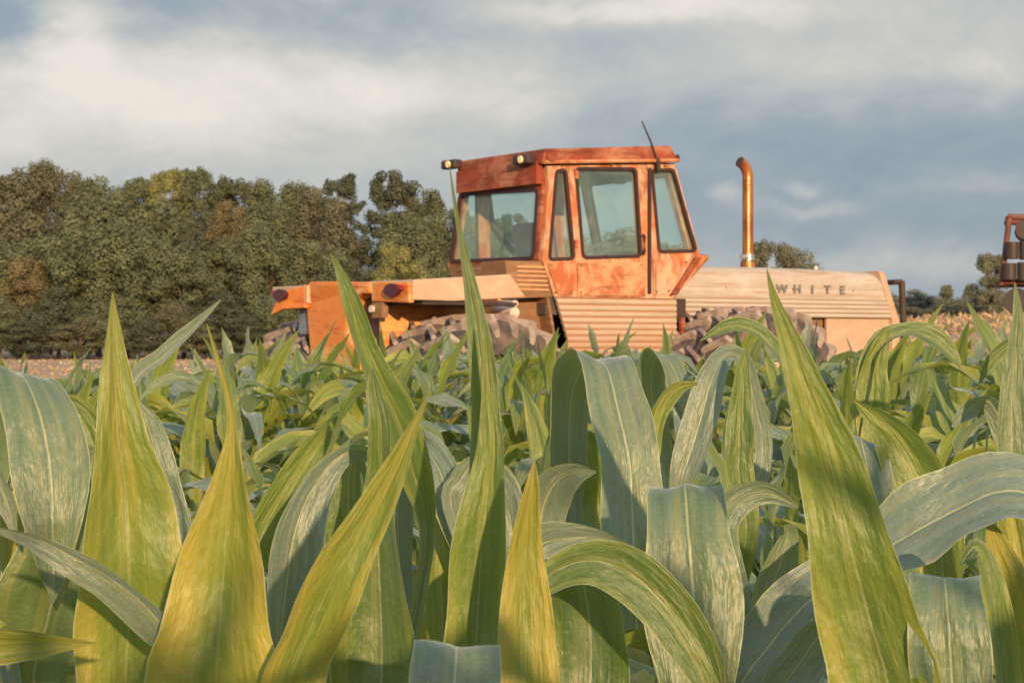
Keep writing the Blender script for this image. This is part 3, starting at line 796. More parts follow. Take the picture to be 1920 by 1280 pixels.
us = [1.30, 1.6, 2.0, 2.5, 3.0, 3.5, 4.0, 4.30, 4.42, 4.50]
V = []; Fq = []
for u in us:
    for y, z in hood_section(u): V.append((u + (2.18 - z) * .42 * (1 if u > 4.4 else 0) , y, z))
nn = 14
for i in range(len(us) - 1):
    for j in range(nn - 1): Fq.append((i * nn + j, (i + 1) * nn + j, (i + 1) * nn + j + 1, i * nn + j + 1))
hood = G().add(V, Fq).build('bonnet', M['cream'], T0, smooth=True)
fe = lambda z: lerp(z, 2.17, 4.47, 1.68, 4.67)
for y0, inw in ((HV0, 1), (HV1, -1)):
    # plain upper band then corrugated band, one pressed sheet each side
    ribbed(lambda z: 0, lambda z: 1.36, fe, 1.885, 2.075, y0, .007 * inw, .095, .02, inw).build('bonnet_side', M['cream'], T0)
    ribbed(lambda z: 0, lambda z: 1.36, fe, 1.70, 1.885, y0, .016 * inw, .044, .02, inw).build('bonnet_side', M['bonnet_stripes'], T0)
    G().plate([(3.72, 1.70), (4.62, 1.70), (4.60, 1.05), (3.72, 1.05)], [], lambda a, b, t, y0=y0, inw=inw: (a, y0 + .035 * inw + t * inw, b), .03).build('grille_side', M['beige'], T0)
    G().plate([(1.4, 1.70), (3.72, 1.70), (3.72, 1.2), (1.4, 1.2)], [], lambda a, b, t, y0=y0, inw=inw: (a, y0 + .09 * inw + t * inw, b), .03).build('engine_side', M['brown'], T0)
    for uu in (2.35, 3.22, 4.05):
        G().box((uu, y0 - .004 if inw == 1 else y0 - .006, 1.90), (uu + .012, y0 + .006 if inw == 1 else y0 + .004, 2.06)).build('panel_seam', M['brown'], T0)
    for uu in (2.45, 3.12):
        G().box((uu, y0 - .02 * inw if inw == 1 else y0 - .004, 1.74), (uu + .06, y0 + .004 if inw == 1 else y0 + .02, 1.80)).build('latch', M['dark'], T0, bevel=.004)
# front trim band and nose
G().plate([(4.40, 2.19), (4.485, 2.175), (4.70, 1.68), (4.70, 1.0), (4.60, 1.0), (4.60, 1.68)], [], lambda a, b, t: (a, HV0 - .02 + t, b), HV1 - HV0 + .04).build('front_surround', M['beige'], T0, bevel=.01)
for i in range(9):
    G().box((4.69, HV0 + .06, 1.08 + i * .065), (4.715, HV1 - .06, 1.11 + i * .065)).build('grille_bar', M['dark'], T0) if i < 8 else None
for y0 in (HV0 + .0, HV1 - .30):
    hl = G().tube([(4.70, y0 + .15, 1.62), (4.73, y0 + .15, 1.62)], .08, 18).build('headlamp', M['lamp_glass_sunlit'], T0)
# black guard frame in front of the nose
gg = G()
for y in (HV0 - .02, HV1 + .02):
    gg.tube([(4.60, y, 2.075), (4.73, y, 2.08)], .028, 8).tube([(4.73, y, 2.09), (4.75, y, 1.72), (4.80, y, 1.0)], .034, 8)
gg.tube([(4.73, HV0, 2.08), (4.73, HV1, 2.08)], .028, 8).tube([(4.76, HV0, 1.62), (4.76, HV1, 1.62)], .022, 8)
gg.build('front_guard', M['dark'], T0)
# faded maker's lettering on the flank
for y0, rot, order in ((HV0 - .016, 0, 'WHITE'),):
    for i, ch in enumerate(order):
        cu = bpy.data.curves.new('letter', 'FONT'); cu.body = ch; cu.size = .115; cu.extrude = .003; cu.offset = .004; cu.align_x = 'CENTER'
        tmp = bpy.data.objects.new('letter', cu); COL.objects.link(tmp)
        bpy.context.view_layer.update()
        me = bpy.data.meshes.new_from_object(tmp.evaluated_get(bpy.context.evaluated_depsgraph_get()))
        COL.objects.unlink(tmp); bpy.data.objects.remove(tmp)
        me.materials.clear(); me.materials.append(M['lettering'])
        lo = bpy.data.objects.new('letter', me); link(lo, T0)
        lo.location = (3.07 + i * .205, y0, 1.945); lo.rotation_euler = (R(90), 0, 0); lo.scale = (1.25, 1, 1)

# exhaust stack with turned back outlet
EX = (3.02, .80)
pts = [(EX[0], EX[1], 2.10), (EX[0], EX[1], 2.30), (EX[0], EX[1], 2.7), (EX[0], EX[1], 3.12)]
for a in range(1, 7):
    q = math.radians(a * 12); pts.append((EX[0] - .16 * (1 - math.cos(q)), EX[1], 3.12 + .16 * math.sin(q)))
ex = G().tube(pts, .055, 20, False).build('exhaust_pipe', M['exhaust'], T0, smooth=True)
q = math.radians(72)
e1 = Vector(pts[-1]); dr = Vector((-math.sin(q), 0, math.cos(q)))
G().tube([e1 + dr * .002, e1 - dr * .03], .050, 20).build('outlet', M['dark'], ex)
G().tube([(EX[0], EX[1], 2.28), (EX[0], EX[1], 2.34)], .066, 20).build('clamp', M['chrome'], ex)
G().tube([(EX[0] - .05, EX[1] - .05, 2.31), (EX[0] - .13, EX[1] - .05, 2.31)], .025, 10).build('clamp_bolt', M['chrome'], ex)
G().tube([(EX[0], EX[1], 2.12), (EX[0], EX[1], 2.26)], .075, 20).build('collar', M['exhaust'], ex)
G().tube([(3.95, .8, 2.15), (3.95, .8, 2.24)], .02, 8).build('filler_cap', M['pale_metal'], T0)


# wheels (duals all round)
def wheel_meshes():
    Rr, W = .80, .47
    prof = [(.50, -.20), (.52, -.235), (.62, -.25), (.72, -.245), (.785, -.215), (.805, -.14), (.81, 0), (.805, .14), (.785, .215), (.72, .245), (.62, .25), (.52, .235), (.50, .20)]
    n = 56; V = []; Fq = []
    for i in range(n):
        a = 2 * math.pi * i / n
        for r, y in prof: V.append((r * math.cos(a), y, r * math.sin(a)))
    m_ = len(prof)
    for i in range(n):
        for j in range(m_ - 1): Fq.append((i * m_ + j, i * m_ + j + 1, ((i + 1) % n) * m_ + j + 1, ((i + 1) % n) * m_ + j))
    g_ = G().add(V, Fq)
    nl = 24
    for s_ in (-1, 1):
        for i in range(nl):
            a0 = 2 * math.pi * (i + (.5 if s_ > 0 else 0)) / nl
            def P(r, y, da): return (r * math.cos(a0 + da), y * s_, r * math.sin(a0 + da))
            th_ = .030
            L = []
            for (y, da, r0, r1) in ((-.01, .16, .79, .856), (.12, .07, .785, .856), (.225, -.0, .74, .858), (.268, -.03, .66, .76)):
                L += [P(r0, y, da - th_), P(r1, y, da - th_ * .8), P(r1, y, da + th_ * .8), P(r0, y, da + th_)]
            fs = [(0, 1, 2, 3), (12, 15, 14, 13)]
            for q in range(3):
                b = q * 4
                for x_, y_ in ((0, 1), (1, 2), (2, 3), (3, 0)): fs.append((b + x_, b + 4 + x_, b + 4 + y_, b + y_))
            g_.add(L, fs)
    nb = n * (m_ - 1)
    t = g_.build('tyre', M['tyre']); t.data.materials.append(M['lug'])
    for p_ in t.data.polygons:
        if p_.index >= nb: p_.material_index = 1
    g2 = G()
    pr = [(.51, -.22), (.50, -.17), (.44, -.15), (.42, -.02), (.30, -.0), (.16, -.03), (.14, -.10), (.0, -.10)]
    V = []; Fq = []; n = 40
    for i in range(n):
        a = 2 * math.pi * i / n
        for r, y in pr: V.append((max(r, .001) * math.cos(a), y, max(r, .001) * math.sin(a)))
    for i in range(n):
        for j in range(7): Fq.append((i * 8 + j, i * 8 + j + 1, ((i + 1) % n) * 8 + j + 1, ((i + 1) % n) * 8 + j))
    g2.add(V, Fq)
    for i in range(8):
        a = i * math.pi / 4; g2.tube([(.22 * math.cos(a), -.02, .22 * math.sin(a)), (.22 * math.cos(a), -.05, .22 * math.sin(a))], .018, 6)
    rr = g2.build('rim', M['cream'], smooth=False)
    for o in (t, rr): COL.objects.unlink(o)
    return t.data, rr.data


tm_, rm_ = wheel_meshes()
for u, z in ((-1.03, .835), (2.02, .93)):
    for y, fl in ((-.55, 0), (-.02, 0), (CW + .12, 1), (CW + .72, 1)):
        e_ = bpy.data.objects.new('wheel', None); e_.empty_display_size = .1; link(e_, T0); e_.location = (u, y, z)
        e_.rotation_euler = (0, random.uniform(0, 1), math.pi if fl else 0)
        for nm, me in (('tyre', tm_), ('rim', rm_)):
            o = bpy.data.objects.new(nm, me); link(o, e_)
    G().tube([(u, -.6, z), (u, CW + .6, z)], .11, 14).build('axle', M['dark'], T0)

# ------------------------------------------------------------------ second machine at the right edge: folded wing of a tillage implement
ID = 19.0
T1 = empty('farm_implement', ((1889 - 960) / F * ID, ID, 0), R(-14), label='dark red implement frame with stacked black rollers folded up at the right edge', cat='farm machine')
sc = ID / F
g_ = G()
for y in (0, .9):
    g_.tube([(.02, y, 2.70), (-.06, y, 2.02)], .028, 8).tube([(.0, y, 2.70), (1.9, y, 2.60)], .03, 8).tube([(-.06, y, 2.05), (1.9, y, 2.05)], .03, 8).tube([(1.9, y, 2.62), (1.9, y, 2.0)], .03, 8)
    g_.tube([(.6, y, 2.66), (.6, y, .6)], .05, 8).tube([(1.6, y, 2.6), (1.6, y, .6)], .05, 8)
for z in (2.68, 2.05): g_.tube([(.0, 0, z), (.0, .9, z)], .028, 8)
g_.box((.3, .1, .55), (2.2, .8, .68))
g_.build('frame', paint('implement_red', (.15, .045, .035), (.20, .09, .06), (.08, .03, .02)), T1)
for i, (x, z, r, hz) in enumerate([(.045, 2.36, .065, .20), (.17, 2.36, .06, .22), (.17, 2.56, .10, .22), (.02, 2.15, .07, .20), (.155, 2.15, .065, .22), (.36, 2.15, .08, .2), (.40, 2.35, .08, .24), (.56, 2.36, .08, .24), (.56, 2.15, .08, .2), (.75, 2.3, .1, .4), (.95, 2.3, .1, .4), (1.15, 2.3, .1, .4), (1.35, 2.3, .1, .4)]):
    G().tube([(x, -.06, z - hz * .42), (x, -.06, z + hz * .42)] if i % 3 != 2 else [(x, -.12, z), (x, .3, z)], r, 14).build('roller', M['dark'], T1, bevel=.008)
gw = G().tube([(.09, -.05, 1.86), (.09, .06, 1.86)], .13, 18).build('gauge_wheel', M['black_rubber'], T1)
G().tube([(.09, 0, 1.86), (.06, 0, 2.05)], .02, 6).build('arm', M['dark'], gw)
for x in (.75, 1.75):
    w_ = G().tube([(x, -.15, .42), (x, .12, .42)], .42, 24).build('transport_wheel', M['black_rubber'], T1, bevel=.03)
    G().tube([(x, -.17, .42), (x, .15, .42)], .2, 18).build('rim', M['pale_metal'], w_)
    G().tube([(x, 0, .42), (x, .1, .66)], .05, 8).build('arm', M['dark'], w_)
# small curved black tine standing in the field near it
ti = G().tube([((1830 - 960) / F * 22, 22, CZ + 36 / F * 22), ((1845 - 960) / F * 22, 22, CZ + 29 / F * 22), ((1856 - 960) / F * 22, 22, CZ + 8 / F * 22), ((1858 - 960) / F * 22, 22.1, .9), ((1852 - 960) / F * 22, 22.2, -.05)], [.012, .024, .024, .02, .02], 8)
ti.build('curved_tine', M['dark'], label='curved black metal tine sticking up beyond the corn on the right', cat='implement tine')


# ------------------------------------------------------------------ corn
def catmull(P, t):
    n = len(P) - 1; i = min(int(t * n), n - 1); f_ = t * n - i
    p0 = P[max(i - 1, 0)]; p1 = P[i]; p2 = P[i + 1]; p3 = P[min(i + 2, n)]
    def c(a, b, c_, d): return .5 * ((2 * b) + (-a + c_) * f_ + (2 * a - 5 * b + 4 * c_ - d) * f_ ** 2 + (-a + 3 * b - 3 * c_ + d) * f_ ** 3)
    if isinstance(p1, Vector): return Vector([c(p0[q], p1[q], p2[q], p3[q]) for q in range(3)])
    return c(p0, p1, p2, p3)


XS = (0, .12, .27, .42, .5, .58, .73, .88, 1)


def blade(C, W, A, tone, seed, nseg=14, fold=.10, wave=.10, xs=XS):
    """C centre points, W widths, A across vectors (per control point)"""
    rnd = random.Random(seed); V = []; Fq = []; UV = []
    ph = rnd.uniform(0, 6.28); ph2 = rnd.uniform(0, 6.28); fr1 = rnd.uniform(22, 38); y = 0; last = None; nx_ = len(xs)
    for i in range(nseg + 1):
        t = i / nseg
        p = catmull(C, t); wd = max(.0006, catmull(W, t)); a = catmull(A, t).normalized()
        tg = (catmull(C, min(1, t + .01)) - catmull(C, max(0, t - .01))).normalized()
        a = (a - tg * a.dot(tg)).normalized(); nrm = tg.cross(a)
        if last is not None: y += (p - last).length
        last = p
        for x in xs:
            s_ = (x - .5) * 2
            rip = (math.sin(y * fr1 + ph + (2.2 if s_ > 0 else 0)) + .7 * math.sin(y * fr1 * 2.3 + ph2 + s_)) * abs(s_) ** 3 * wave * 1.7 * wd * min(1, t * 3) + noise.noise((x * 3, y * 14, seed * .37)) * .10 * wd + math.sin(y * 9 + ph2) * s_ * .05 * wd
            edge = s_ * wd / 2 * (1 + .03 * math.sin(y * 60 + ph))
            V.append(p + a * edge + nrm * (fold * wd * (abs(s_) - .35) + rip)); UV.append((x, y * 6))
    for i in range(nseg):
        for j in range(nx_ - 1): Fq.append((i * nx_ + j, i * nx_ + j + 1, (i + 1) * nx_ + j + 1, (i + 1) * nx_ + j))
    return V, Fq, UV, [tone] * len(V)


def blade_obj(data, name='leaf', parent=None, material=None):
    V, Fq, UV, T = data
    me = bpy.data.meshes.new(name); me.from_pydata([tuple(v) for v in V], [], Fq)
    uvl = me.uv_layers.new(name='UVMap')
    uvl.data.foreach_set('uv', [c for l in me.loops for c in UV[l.vertex_index]])
    at = me.attributes.new('tone', 'FLOAT', 'POINT'); at.data.foreach_set('value', T)
    me.polygons.foreach_set('use_smooth', [True] * len(me.polygons))
    me.materials.append(material or M['leaf'])
    return me


def join(ds):
    V = []; Fq = []; UV = []; T = []
    for v, f, u, t in ds:
        n = len(V); V += v; Fq += [tuple(i + n for i in q) for q in f]; UV += u; T += t
    return V, Fq, UV, T


def stalk_data(h, lean=(0, 0), r=.013, n=7):
    V = []; Fq = []; UV = []; segs = 6
    for i in range(segs + 1):
        t = i / segs; rr = r * (1 - .55 * t)
        for j in range(n):
            a = 2 * math.pi * j / n; V.append(Vector((lean[0] * t * t + rr * math.cos(a), lean[1] * t * t + rr * math.sin(a), -.03 + (h + .03) * t))); UV.append((.5 + .4 * j / n, t))
    for i in range(segs):
        for j in range(n): Fq.append((i * n + j, i * n + (j + 1) % n, (i + 1) * n + (j + 1) % n, (i + 1) * n + j))
    return V, Fq, UV, [.8] * len(V)


def corn_variant(seed, nseg=12, xs=XS, H=1.34):
    rnd = random.Random(seed); out = []; az0 = rnd.uniform(0, 6.28)
    nl = rnd.choice((9, 9, 10)); sh = H * .79
    st = stalk_data(sh, (rnd.uniform(-.03, .03), rnd.uniform(-.03, .03)))
    for i in range(nl):
        q = i / (nl - 1)
        z0 = sh * (.25 + .75 * q ** .9); azm = az0 + math.pi * i + rnd.gauss(0, .45)
        L = (.52 + .34 * math.sin(math.pi * min(1, q * .9 + .12))) * rnd.uniform(.85, 1.12); wd = .104 * rnd.uniform(.8, 1.12) * (1 if q < .8 else .85)
        if q > .85: L *= .82
        th = R(rnd.uniform(10, 30) * (1.15 - .6 * q)); upright = q > .76 and rnd.random() < .45
        bend = R(rnd.uniform(110, 175)) * (1 - .18 * q) if not upright else R(rnd.uniform(8, 45))
        kink = rnd.uniform(.38, .66); C = []; n = 9; p = Vector((0, 0, z0)); dirh = Vector((math.cos(azm), math.sin(azm), 0))
        tw = rnd.gauss(0, .5); A = []; W = []; az_d = rnd.gauss(0, .35)
        for j in range(n):
            s_ = j / (n - 1)
            ang = th + bend * sstep(kink - .4, kink + .45, s_)
            d = Vector((math.cos(azm + az_d * s_), math.sin(azm + az_d * s_), 0))
            dr = d * math.sin(ang) + Vector((0, 0, 1)) * math.cos(ang)
            if j: p = p + dr * (L / (n - 1))
            C.append(p.copy())
            a = Vector((0, 0, 1)).cross(d); a = Matrix.Rotation(tw * s_ * 1.6, 3, dr) @ a
            A.append(a)
            W.append(wd * (min(1, .45 + s_ * 2.2) if s_ < .25 else (1 - ((s_ - .25) / .75) ** 1.9)))
        tone = rnd.choice((.12, .26, .38, .5, .55, .62, .72, .82, .97))
        out.append(blade(C, W, A, tone, seed * 50 + i, nseg, .12, .09, xs))
    return st, out


NEARV = []
for s_ in range(8):
    st, lv = corn_variant(100 + s_)
    NEARV.append((blade_obj(st, 'stalk'), [blade_obj(x, 'leaf') for x in lv], blade_obj(join([st] + lv), 'corn_plant')))
LOWX = (0, .25, .5, .75, 1)
LOWV = []
for s_ in range(5):
    st, lv = corn_variant(200 + s_, 8, LOWX); LOWV.append(join([st] + lv))

# hero blades of the nearest plants, traced as curves in space: (photo x, photo y, distance m, visible width px)
def P3(px, py, d): return Vector(((px - 960) / F * d, d, CZ + (640 - py) / F * d))


def hero(plant, sx, sd, tone, pts, twist=0, across=None, zatt=None, seed=1, fold=.10, wave=.05, nseg=34):
    """one blade from its attachment on the stalk up through the traced points to its tip"""
    if across is None: fold *= 1.7
    C = []; W = []; A = []
    P = [P3(*p[:3]) for p in pts]; ws = [p[3] / F * p[2] for p in pts]
    base = Vector((sx, sd, zatt if zatt is not None else max(.35, min(1.0, P[0].z - .40))))
    mid = base.lerp(P[0], .55) + Vector((0, 0, .04))
    C = [base, mid] + P; W = [ws[0] * .45, ws[0] * .85] + ws
    for i, p in enumerate(C):
        tg = (C[min(i + 1, len(C) - 1)] - C[max(i - 1, 0)]).normalized()
        if across is not None:
            a = Vector(across)
        else:
            view = (p - Vector((0, 0, CZ))).normalized(); a = tg.cross(view)
            if a.length < .05: a = Vector((1, 0, 0))
            a.normalize()
            f_ = max(0, (i - 1) / (len(C) - 2)); tw = twist if not isinstance(twist, (tuple, list)) else twist[0] + (twist[1] - twist[0]) * f_
            a = Matrix.Rotation(R(tw), 3, tg) @ a
            W[i] /= max(.45, abs(math.cos(R(tw))))
        A.append(a)
    W[-1] = min(W[-1], .002) if pts[-1][3] <= 3 else W[-1]
    me = blade_obj(blade(C, W, A, tone, seed, nseg, fold, wave), 'leaf')
    o = bpy.data.objects.new('leaf', me); link(o, plant); o.matrix_parent_inverse = plant.matrix_world.inverted()
    # the plant's empty is unrotated, so the mesh is simply offset into its frame
    o.matrix_parent_inverse = Matrix.Translation(-Vector(plant.location))
    return o


def corn_root(px, d, label, h=.98):
    x = (px - 960) / F * d
    e_ = empty('corn_plant', (x, d, 0), label=label, cat='corn plant', group='corn plants in the foreground')
    so = bpy.data.objects.new('stalk', blade_obj(stalk_data(h), 'stalk')); link(so, e_)
    return e_, x, d


HEROES = [
 # (stalk px, distance, label, [blades (tone, pts, options)])
 (225, 1.75, 'left corn plant with a tall bright green upright blade crossed by a narrow pale one', [
   (.84, [(240, 1290, 1.72, 200), (246, 1150, 1.71, 205), (244, 1040, 1.70, 190), (238, 930, 1.70, 150), (225, 820, 1.69, 98), (217, 720, 1.69, 62), (213, 630, 1.69, 32), (211, 548, 1.69, 2)], dict(twist=12, fold=.14, wave=.03)),
   (.45, [(60, 1320, 1.98, 160), (85, 1160, 1.96, 165), (120, 1020, 1.94, 150), (152, 900, 1.93, 85), (168, 850, 1.93, 30), (172, 835, 1.93, 3)], dict(twist=-20)),
   (.05, [(345, 1260, 1.52, 50), (290, 1165, 1.50, 62), (215, 1098, 1.48, 56), (140, 1052, 1.47, 42), (65, 1012, 1.47, 26), (-5, 992, 1.47, 12), (-40, 990, 1.47, 2)], dict(twist=-38, fold=.2)),
 ]),
 (400, 1.42, 'corn plant left of centre with a broad gold lit blade ending in a thread-like tip', [
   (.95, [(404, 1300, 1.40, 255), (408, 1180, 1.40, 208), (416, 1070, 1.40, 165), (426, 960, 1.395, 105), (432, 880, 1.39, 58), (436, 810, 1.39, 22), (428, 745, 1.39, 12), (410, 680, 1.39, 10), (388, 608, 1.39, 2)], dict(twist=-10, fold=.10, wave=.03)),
 ]),
 (560, 1.38, 'corn plant whose slanting light green blade points up and right in front', [
   (.88, [(540, 1330, 1.36, 118), (585, 1180, 1.35, 112), (640, 1060, 1.34, 98), (695, 960, 1.34, 72), (738, 880, 1.335, 44), (768, 815, 1.33, 24), (806, 733, 1.33, 2)], dict(twist=14, fold=.16)),
 ]),
 (700, 1.75, 'corn plant with a deep green twisted blade rising in front of the rear fender', [
   (.55, [(712, 1320, 1.74, 160), (708, 1160, 1.74, 150), (706, 1010, 1.73, 92), (712, 900, 1.73, 46), (713, 800, 1.72, 40), (703, 740, 1.72, 28), (697, 690, 1.72, 6)], dict(twist=-22, fold=.16)),
   (.62, [(800, 1010, 1.86, 30), (775, 880, 1.84, 60), (748, 790, 1.82, 68), (712, 715, 1.80, 54), (680, 640, 1.79, 42), (655, 560, 1.78, 30), (632, 500, 1.78, 12), (618, 475, 1.78, 2)], dict(twist=16, fold=.16)),
 ]),
 (897, 1.62, 'corn plant in the centre with a long thin blade reaching up over the cab corner', [
   (.55, [(885, 1240, 1.62, 60), (893, 1000, 1.62, 60), (903, 880, 1.61, 52), (906, 780, 1.61, 50), (902, 680, 1.60, 46), (890, 590, 1.60, 36), (876, 510, 1.60, 22), (862, 440, 1.60, 12), (852, 380, 1.60, 7), (842, 308, 1.60, 1)], dict(twist=20, fold=.15)),
   (.70, [(890, 1300, 1.56, 112), (893, 1180, 1.56, 108), (898, 1060, 1.555, 100), (910, 940, 1.55, 84), (920, 840, 1.55, 52), (918, 740, 1.55, 28), (913, 660, 1.55, 14), (910, 595, 1.55, 2)], dict(twist=-14, fold=.10)),
 ]),
 (985, 1.45, 'corn plant right of centre with a short yellow pointed blade beside the central one', [
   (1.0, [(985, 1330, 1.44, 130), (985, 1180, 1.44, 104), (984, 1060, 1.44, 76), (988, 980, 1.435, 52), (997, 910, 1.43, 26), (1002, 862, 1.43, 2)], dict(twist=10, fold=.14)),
 ]),
 (1110, 1.60, 'corn plant whose dark green blade arches over to the right at the bottom centre', [
   (.50, [(1105, 1330, 1.62, 150), (1106, 1220, 1.62, 155), (1098, 1120, 1.61, 130), (1082, 1060, 1.60, 60), (1070, 1040, 1.60, 6)], dict(twist=-12, fold=.08)),
   (.56, [(960, 1160, 1.50, 30), (1030, 1080, 1.50, 52), (1105, 1052, 1.495, 76), (1180, 1075, 1.49, 100), (1250, 1140, 1.485, 104), (1305, 1225, 1.48, 84), (1340, 1310, 1.48, 40), (1352, 1370, 1.48, 3)], dict(twist=[30, -15], fold=.14)),
   (.05, [(960, 1090, 1.66, 90), (1005, 1030, 1.66, 88), (1060, 1012, 1.67, 60), (1120, 1010, 1.68, 38), (1175, 1022, 1.69, 10)], dict(twist=35, fold=.10)),
 ]),
 (1640, 1.52, 'corn plant on the right with the biggest olive blade standing before the bonnet', [
   (.74, [(1665, 1320, 1.50, 214), (1630, 1170, 1.50, 190), (1598, 1040, 1.49, 160), (1572, 930, 1.49, 134), (1543, 820, 1.485, 104), (1510, 720, 1.48, 70), (1478, 630, 1.48, 38), (1452, 560, 1.48, 17), (1438, 505, 1.48, 2)], dict(twist=-8, fold=.07, wave=.025)),
 ]),
 (1290, 1.80, 'corn plant with a square folded grey green blade hanging straight down', [
   (.30, [(1285, 1200, 1.84, 120), (1283, 1050, 1.82, 128), (1282, 950, 1.79, 130), (1282, 917, 1.75, 130), (1284, 925, 1.70, 136), (1290, 1000, 1.67, 158), (1298, 1100, 1.66, 186), (1304, 1220, 1.65, 172), (1308, 1380, 1.65, 90)], dict(across=(1, 0, 0), fold=.03, wave=.02)),
   (.15, [(1390, 1300, 1.9, 60), (1372, 1100, 1.90, 62), (1350, 985, 1.90, 64), (1385, 935, 1.90, 54), (1440, 922, 1.90, 42), (1496, 950, 1.90, 6)], dict(twist=[0, 35])),
 ]),
 (1120, 2.15, 'corn plant with a long grey blade bent over and hanging in the middle right', [
   (.18, [(1072, 1010, 2.26, 40), (1066, 860, 2.25, 70), (1072, 740, 2.23, 78), (1092, 690, 2.20, 100), (1118, 668, 2.15, 112), (1140, 690, 2.10, 112), (1160, 770, 2.07, 112), (1180, 860, 2.05, 116), (1186, 950, 2.04, 122), (1190, 1060, 2.03, 130), (1195, 1180, 2.03, 90)], dict(across=(1, .12, 0), fold=.08, wave=.04)),
   (.75, [(1062, 960, 2.3, 50), (1052, 840, 2.3, 56), (1048, 740, 2.3, 40), (1052, 690, 2.3, 8)], dict(twist=50)),
 ]),
 (1775, 1.60, 'corn plant with a square folded blade at the lower right', [
   (.30, [(1800, 1300, 1.62, 100), (1790, 1180, 1.60, 120), (1775, 1098, 1.57, 128), (1771, 1082, 1.54, 130), (1772, 1095, 1.50, 136), (1778, 1180, 1.48, 150), (1785, 1290, 1.48, 140), (1790, 1420, 1.48, 60)], dict(across=(1, -.1, -.03), fold=.03, wave=.02)),
   (.70, [(1880, 1330, 1.62, 50), (1872, 1180, 1.62, 48), (1855, 1080, 1.62, 44), (1830, 1025, 1.62, 34), (1800, 1060, 1.62, 6)], dict(twist=40)),
 ]),
 (855, 1.36, 'corn plant with a small folded blade at the bottom edge near the centre', [
   (.22, [(830, 1420, 1.42, 110), (845, 1290, 1.40, 150), (853, 1225, 1.37, 158), (856, 1207, 1.34, 165), (856, 1222, 1.31, 165), (852, 1300, 1.29, 165), (850, 1400, 1.29, 120)], dict(across=(1, .05, -.06), fold=.03, wave=.02)),
 ]),
 (60, 1.85, 'corn plant at the left edge with a broad blade folded over beside the tall one', [
   (.25, [(-60, 1010, 2.02, 110), (-30, 800, 2.00, 135), (0, 722, 1.95, 130), (38, 698, 1.90, 125), (70, 760, 1.86, 135), (92, 860, 1.84, 145), (98, 960, 1.83, 120), (100, 1060, 1.83, 60), (100, 1130, 1.83, 3)], dict(across=(.9, .2, -.2), fold=.06, wave=.03)),
   (.92, [(35, 1300, 2.1, 90), (38, 1150, 2.1, 90), (34, 1040, 2.1, 70), (20, 960, 2.1, 40), (10, 900, 2.1, 5)], dict(twist=10)),
   (.05, [(-60, 1130, 1.8, 60), (-40, 960, 1.8, 70), (-10, 890, 1.8, 50), (15, 950, 1.8, 30), (30, 1010, 1.8, 5)], dict(twist=30)),
   (.88, [(-60, 1205, 1.33, 80), (0, 1207, 1.33, 66), (80, 1206, 1.33, 42), (140, 1205, 1.33, 20), (182, 1205, 1.33, 2)], dict(twist=20, fold=.2)),
 ]),
 (620, 1.95, 'corn plant with a drooping grey blade left of the twisted green one', [
   (.58, [(655, 1240, 1.92, 90), (655, 1080, 1.92, 100), (652, 960, 1.92, 104), (655, 880, 1.92, 80), (672, 842, 1.92, 20)], dict(twist=-15, fold=.08)),
   (.03, [(730, 1000, 1.86, 30), (715, 880, 1.86, 36), (680, 846, 1.86, 34), (632, 862, 1.85, 40), (588, 918, 1.84, 64), (560, 990, 1.83, 92), (545, 1070, 1.83, 100), (532, 1150, 1.83, 70), (522, 1240, 1.83, 10)], dict(twist=[-40, -10], fold=.18)),
   (.70, [(455, 1150, 2.05, 60), (490, 1010, 2.05, 66), (540, 915, 2.05, 64), (590, 840, 2.05, 48), (632, 780, 2.05, 4)], dict(twist=15)),
 ]),
 (800, 1.95, 'corn plant with an arched blue grey blade between the two central green ones', [
   (.03, [(755, 1140, 2.0, 40), (745, 960, 2.0, 60), (755, 865, 1.98, 60), (785, 835, 1.96, 62), (822, 880, 1.94, 74), (845, 950, 1.93, 62), (862, 1030, 1.93, 30), (868, 1090, 1.93, 3)], dict(twist=[-10, 10], fold=.12)),
   (.80, [(828, 1330, 2.0, 90), (830, 1180, 2.0, 96), (826, 1060, 2.0, 84), (818, 960, 2.0, 50), (812, 880, 2.0, 5)], dict(twist=10)),
 ]),
 (1500, 1.95, 'corn plant sending a wide pale grey blade across the lower right behind the biggest one', [
   (.04, [(1380, 1330, 1.80, 120), (1440, 1210, 1.80, 112), (1520, 1120, 1.80, 104), (1610, 1055, 1.79, 104), (1700, 1000, 1.78, 124), (1790, 950, 1.77, 140), (1870, 920, 1.76, 136), (1950, 930, 1.75, 120), (2060, 990, 1.74, 60)], dict(twist=[-28, -34], fold=.10, wave=.04)),
   (.10, [(1440, 1360, 1.70, 90), (1510, 1230, 1.70, 84), (1570, 1160, 1.70, 70), (1620, 1120, 1.70, 30)], dict(twist=25, fold=.14)),
   (.30, [(1440, 1150, 1.95, 70), (1462, 1060, 1.95, 60), (1478, 1000, 1.95, 34), (1470, 985, 1.94, 5)], dict(twist=30)),
 ]),
 (1700, 2.35, 'corn plant with an olive three cornered blade right of the biggest one', [
   (.68, [(1770, 1120, 2.30, 70), (1748, 960, 2.30, 110), (1712, 880, 2.30, 104), (1672, 815, 2.30, 74), (1632, 775, 2.30, 34), (1598, 748, 2.30, 3)], dict(twist=-12)),
   (.12, [(1660, 1100, 2.42, 70), (1640, 960, 2.40, 84), (1622, 860, 2.38, 76), (1612, 820, 2.34, 70), (1620, 850, 2.31, 80), (1640, 930, 2.30, 84), (1655, 1020, 2.30, 60)], dict(across=(1, .1, -.25), fold=.05)),
 ]),
 (1885, 1.75, 'corn plant at the right edge with yellow lit ragged lower blades', [
